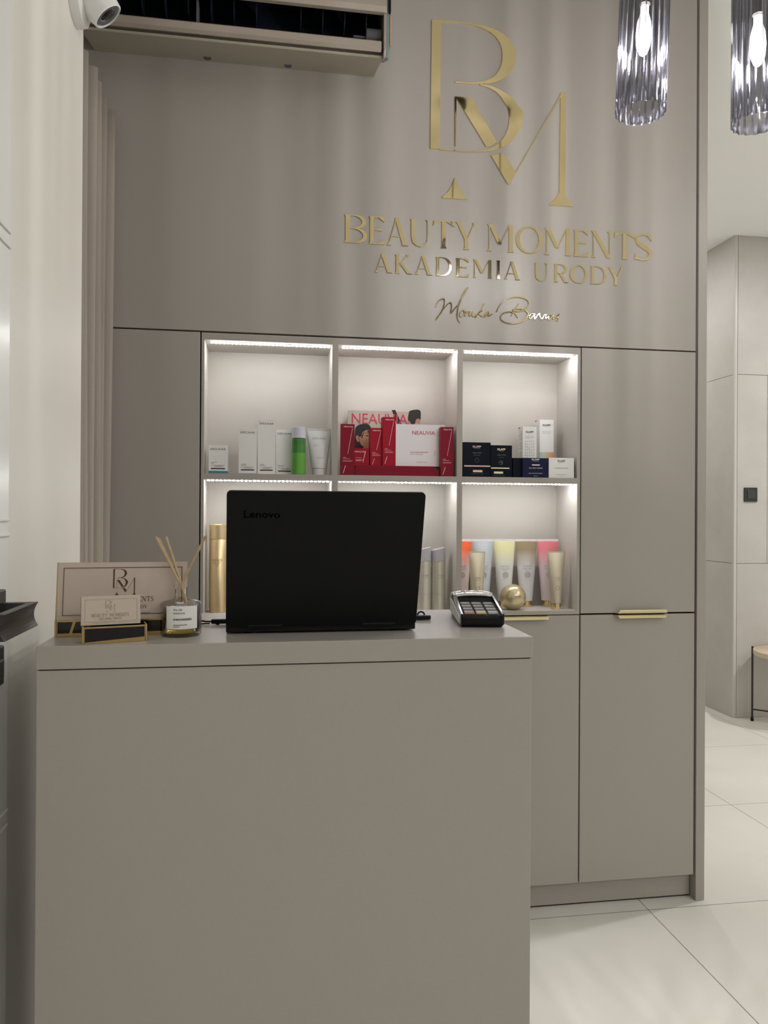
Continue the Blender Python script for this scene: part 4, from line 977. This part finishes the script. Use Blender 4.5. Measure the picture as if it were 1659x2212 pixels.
for j in range(16): q.box(-w_/2-.0005, -w_/2, .006, .018+.02*((j*7) % 5)/4, h*.9-j*.0062, h*.9-j*.0062+.0012)
q.build('side_print', GREYINK, t)
t, w_, h = kl(1166, 1196, 906.5, 2.545, .045, WHITEB, 'tallest white carton with a rainbow patch, standing behind the small white carton', INK, .0065, [('Multi Level', .79, .55, .0028), ('Performance', .765, .6, .0028)], name='serum_carton', kw=.56, zoff=.0225)
q = MB(); q.box(-w_/2, w_/2, -.0005, 0, h*.10, h*.455)
def hgrad(name, stops):
    m = grad_mat(name, stops); nt = m.node_tree; sep = [n for n in nt.nodes if n.bl_idname == 'ShaderNodeSeparateXYZ'][0]; cr = [n for n in nt.nodes if n.bl_idname == 'ShaderNodeValToRGB'][0]
    nt.links.new(sep.outputs[0], cr.inputs[0]); return m
q.build('rainbow_patch', hgrad('rainbow_print', [(0, (.45, .52, .60)), (.35, (.50, .62, .48)), (.6, (.72, .42, .22)), (1, (.72, .28, .20))]), t)
q = MB(); q.box(-w_/2-.0004, w_/2-.012, .030, .046, h-.0035, h+.0003); q.build('red_flap', REDI, t)

# --- compartment 4: gold spray can
r = .0285; yc = 2.52; a = AY(452, 1220, yc-.0); bc = (a.x+r, yc, ZB)
sc = thing('spray_can', 'tall gold body spray can behind the left edge of the laptop', 'spray can', bc)
H_ = AY(470, 1132, yc-r).z-ZB; Hc = AY(470, 1165, yc-r).z-ZB
q = MB(); q.lathe([(r-.002, 0), (r, .002), (r, Hc-.001), (r-.0006, Hc)], n=44); q.build('can_body', CAN, sc, smooth=True)
q = MB(); q.lathe([(r, Hc+.0006), (r, H_-.003), (r-.003, H_), (.0001, H_)], n=44); q.build('cap', CAN, sc, smooth=True)
q = MB(); put_serif(q, 'GOLD', 0, 0, .0085, 0, w=.032); put_text(q, 'BODY SPRAY', 0, -.0065, h=.003, ctr=True); put_text(q, '200 ml', 0, -.0125, h=.003, ctr=True)
zt = AY(470, 1213, yc-r).z-ZB; q.v = [((r+.0004+abs(y)*.2)*math.sin((x-.002)/r), -(r+.0004+abs(y)*.2)*math.cos((x-.002)/r), z+zt) for x, y, z in q.v]; q.build('lettering', INK, sc)
# --- compartment 5: two champagne bottles with slanted caps
def slant_bottle(px0, px1, label, yc=2.50):
    a = AY(px0, 1250, yc); c_ = AY(px1, 1250, yc); r = (c_.x-a.x)/2; t = thing('hair_care_bottle', label, 'bottle', ((a.x+c_.x)/2, yc, ZB), 0, 'champagne bottles with slanted grey caps')
    z1 = AY(px0, 1213, yc-r).z-ZB; z2 = AY(px0, 1186, yc-r).z-ZB; sl = .006; n = 36
    def cyl(z0, z1_, s0, s1, m, nm, rr_=r):
        q = MB(); v = []
        for z, s in ((z0, s0), (z1_, s1)):
            for k in range(n): an = 2*math.pi*k/n; v.append((rr_*math.cos(an), rr_*math.sin(an), z+s*math.cos(an)*1.0))
        f = [(k, (k+1) % n, n+(k+1) % n, n+k) for k in range(n)]+[tuple(reversed(range(n))), tuple(range(n, 2*n))]
        q.add(v, f); return q.build(nm, m, t, smooth=True)
    zb_ = AY(px0, 1284, yc-r).z-ZB
    cyl(0, zb_-.0005, 0, 0, CHAMP2, 'foot'); cyl(zb_+.0008, z1, 0, sl*.6, CHAMP2, 'bottle_body'); cyl(zb_-.001, zb_+.001, 0, 0, LILAC, 'seam', r-.0008)
    cyl(z1+.0006, z2, sl*.6, sl, LILAC, 'cap')
    q = MB(); q.tube([(.005*math.cos(i*math.pi/8), 0, .005*math.sin(i*math.pi/8)) for i in range(17)], .0005, 5); q.v = [((r+.0003)*math.sin((x+.003)/r), -(r+.0003)*math.cos((x+.003)/r), z+(z1+z2)/2) for x, y, z in q.v]; q.build('embossed_ring', CHAMP2, t)
    q = MB(); put_serif(q, 'GOLD', 0, 0, .005, 0, w=.019); put_text(q, 'HAIR CONDITIONER', 0, -.005, w=.024, h=.0018, ctr=True); put_text(q, '30 ml', -.004, -.0085, h=.0018, ctr=True)
    zt = AY(px0, 1245, yc-r).z-ZB; q.v = [((r+.0004+abs(y)*.2)*math.sin((x+.004)/r), -(r+.0004+abs(y)*.2)*math.cos((x+.004)/r), z+zt) for x, y, z in q.v]; q.build('lettering', GREYINK, t)
slant_bottle(899.5, 930, 'champagne bottle with slanted grey cap half hidden by the laptop edge')
slant_bottle(931.5, 961.5, 'fully visible champagne bottle with slanted grey cap right of the laptop')
# --- compartment 6: tubes
G6 = 'large colour-topped hair treatment tubes'
def gold_tube(px0, px1, label, top, bottom=(.72, .72, .73), metal=0):
    m = grad_mat('tube_print_'+label.split()[0], [(0, bottom), (.55, tuple((b_*.9+t_*.1) for b_, t_ in zip(bottom, top))), (.86, top), (1, top)], .3, metal)
    t, wt, H_, fr = tube_obj('treatment_tube', label, px0, px1, 1164.5, 2.560, ZB, m, mat('polished_gold_cap', (.86, .68, .34), .12, metal=1, noise=.03), .021, .0185, G6, crimp=.0075, crimpmat=mat('clear_white_seal', (.78, .74, .76), .3, noise=.02))
    q = MB(); zt = H_*.585
    put_serif(q, 'GOLD', 0, 0, .0068, 0, w=.031); q.v = [(x, 0, z+zt) for x, y, z in q.v]; q.v = [(lambda p, o: (p[0], p[1]-abs(o)*.05, p[2]))(fr(v_), 0) for v_ in q.v]
    put_text(q, 'TREATMENT', 0, zt-.0065, w=.038, h=.003, ctr=True, fn=fr); put_text(q, 'BALM', 0, zt-.0115, w=.016, h=.003, ctr=True, fn=fr)
    put_text(q, '200 ml e', 0, zt-.041, w=.022, h=.0016, ctr=True, fn=fr)
    q.build('lettering', GREYINK, t)
    q = MB(); ec = zt-.026
    for rr_ in (.0098, .0092): q.tube([fr((rr_*math.cos(i*math.pi/14), 0, ec+rr_*math.sin(i*math.pi/14))) for i in range(29)], .00035, 5)
    for k in range(4):
        an = math.pi/4+k*math.pi/2; c__ = (.0045*math.cos(an), .0045*math.sin(an))
        q.tube([fr((c__[0]+.0028*math.cos(i*math.pi/6), 0, ec+c__[1]+.0028*math.sin(i*math.pi/6))) for i in range(13)], .0004, 5)
    q.build('emblem', mat('bronze_ink', (.30, .26, .20), .3, metal=.3, noise=.03), t)
gold_tube(973, 1019, 'orange topped tube half hidden by the shelf divider, leftmost of the tubes', (.90, .13, .02), (.76, .66, .64))
gold_tube(1020, 1065, 'silver blue tube, second of the large tubes from the left', (.52, .56, .61), (.60, .63, .66), .2)
gold_tube(1066.5, 1112.5, 'yellow topped tube behind the gold ball', (.74, .72, .38))
gold_tube(1113.5, 1160, 'brown gold topped tube, second of the large tubes from the right', (.31, .23, .125))
gold_tube(1161, 1206, 'pink topped tube, rightmost of the large tubes', (.85, .22, .27), (.76, .68, .70))
def small_tube(px0, px1, label, yc):
    t, wt, H_, fr = tube_obj('hand_cream_tube', label, px0, px1, 1191, yc, ZB, CHAMP, mat('polished_gold_cap'), .020, .0165, 'small champagne tubes', crimp=.0045, sleeve=.002)
    q = MB(); put_serif(q, 'GOLD', 0, 0, .005, 0, w=.019); q.v = [fr((x, 0, z+H_*.53)) for x, y, z in q.v]; put_text(q, 'HAND CREAM', 0, H_*.50, w=.022, h=.0022, ctr=True, fn=fr)
    q.tube([fr((.006*math.cos(i*math.pi/8), 0, H_*.37+.006*math.sin(i*math.pi/8))) for i in range(17)], .0006, 5); q.build('lettering', mat('bronze_ink'), t)
small_tube(1012.5, 1048.5, 'small plain champagne tube in front of the silver blue tube', 2.495)
small_tube(1182, 1221, 'small plain champagne tube in front of the pink tube', 2.478)
a = AY(1081, 1286, 2.475); c_ = AY(1134.6, 1286, 2.475); r = (c_.x-a.x)/2
bl_ = thing('gold_ball_box', 'round satin gold ball container in front of the tubes', 'container', ((a.x+c_.x)/2, 2.475, ZB))
BALL = mat('satin_gold', (.62, .53, .34), .3, metal=.65, noise=.02)
def sph(mb, r, cz, a0, a1): mb.lathe([(max(.0001, r*math.cos(math.radians(a0+(a1-a0)*k/18))), cz+r*math.sin(math.radians(a0+(a1-a0)*k/18))) for k in range(19)], n=48); return mb
sph(MB(), r, r-.001, -78, -.4).build('lower_half', BALL, bl_, smooth=True); sph(MB(), r, r-.001, .6, 90).build('lid', BALL, bl_, smooth=True); MB().lathe([(r-.0015, r-.003), (r-.0015, r+.001)], n=40).build('seam', GOLDEDGE, bl_)
q = MB(); put_text(q, 'GOLD', .004, r+.003, w=.022, h=.0042, bold=.02, ctr=True, fn=lambda p: ((r+.0004)*math.sin(p[0]/r), -(r+.0004)*math.cos(p[0]/r), p[2])); q.build('lettering', INK, bl_)

# ================================================================== FAR RIGHT: SWITCH AND SIDE TABLE
a = AY(1605, 1052, PYF); c_ = AY(1636, 1085, PYF)
sw = thing('light_switch', 'square black light switch on the tiled pier', 'light switch', ((a.x+c_.x)/2, PYF, (a.z+c_.z)/2))
q = MB(); q.box(-.046, .046, -.010, 0, -.046, .046); q.build('switch_frame', mat('anthracite_plastic', (.025, .028, .032), .4, noise=.05), sw, bevel=.002)
q = MB(); q.box(-.028, .028, -.014, -.0101, -.028, .028); q.build('rocker', mat('anthracite_rocker', (.04, .045, .05), .35, noise=.05), sw, bevel=.0015)
TR = .245
tb = thing('side_table', 'round light wood side table with thin black metal legs at the right edge', 'table', (3.285, 4.315, 0), math.radians(-45))
tz = .462
q = MB(); q.lathe([(TR-.004, tz-.022), (TR, tz-.018), (TR, tz+.008), (TR-.004, tz+.010), (TR-.012, tz+.010), (TR-.014, tz-.004), (.0001, tz-.004)], n=64); q.build('tabletop', OAK, tb, smooth=True)
for k in range(4):
    an = math.pi+k*math.pi/2; x, y = (TR+.007)*math.cos(an), (TR+.007)*math.sin(an)
    q = MB(); q.tube([(x, y, .02), (x, y, tz+.018)], .0065, 10); lg = q.build('leg', BLACKM, tb, smooth=True)
    q = MB(); q.lathe([(.010, 0), (.010, .012), (.007, .024)], (x, y, 0), 12); q.build('foot_cap', BLACKP, lg, smooth=True)
q = MB(); q.tube([(-TR-.007, 0, .075), (TR+.007, 0, .075)], .005, 8); q.tube([(0, -TR-.007, .083), (0, TR+.007, .083)], .005, 8); q.build('cross_bars', BLACKM, tb)
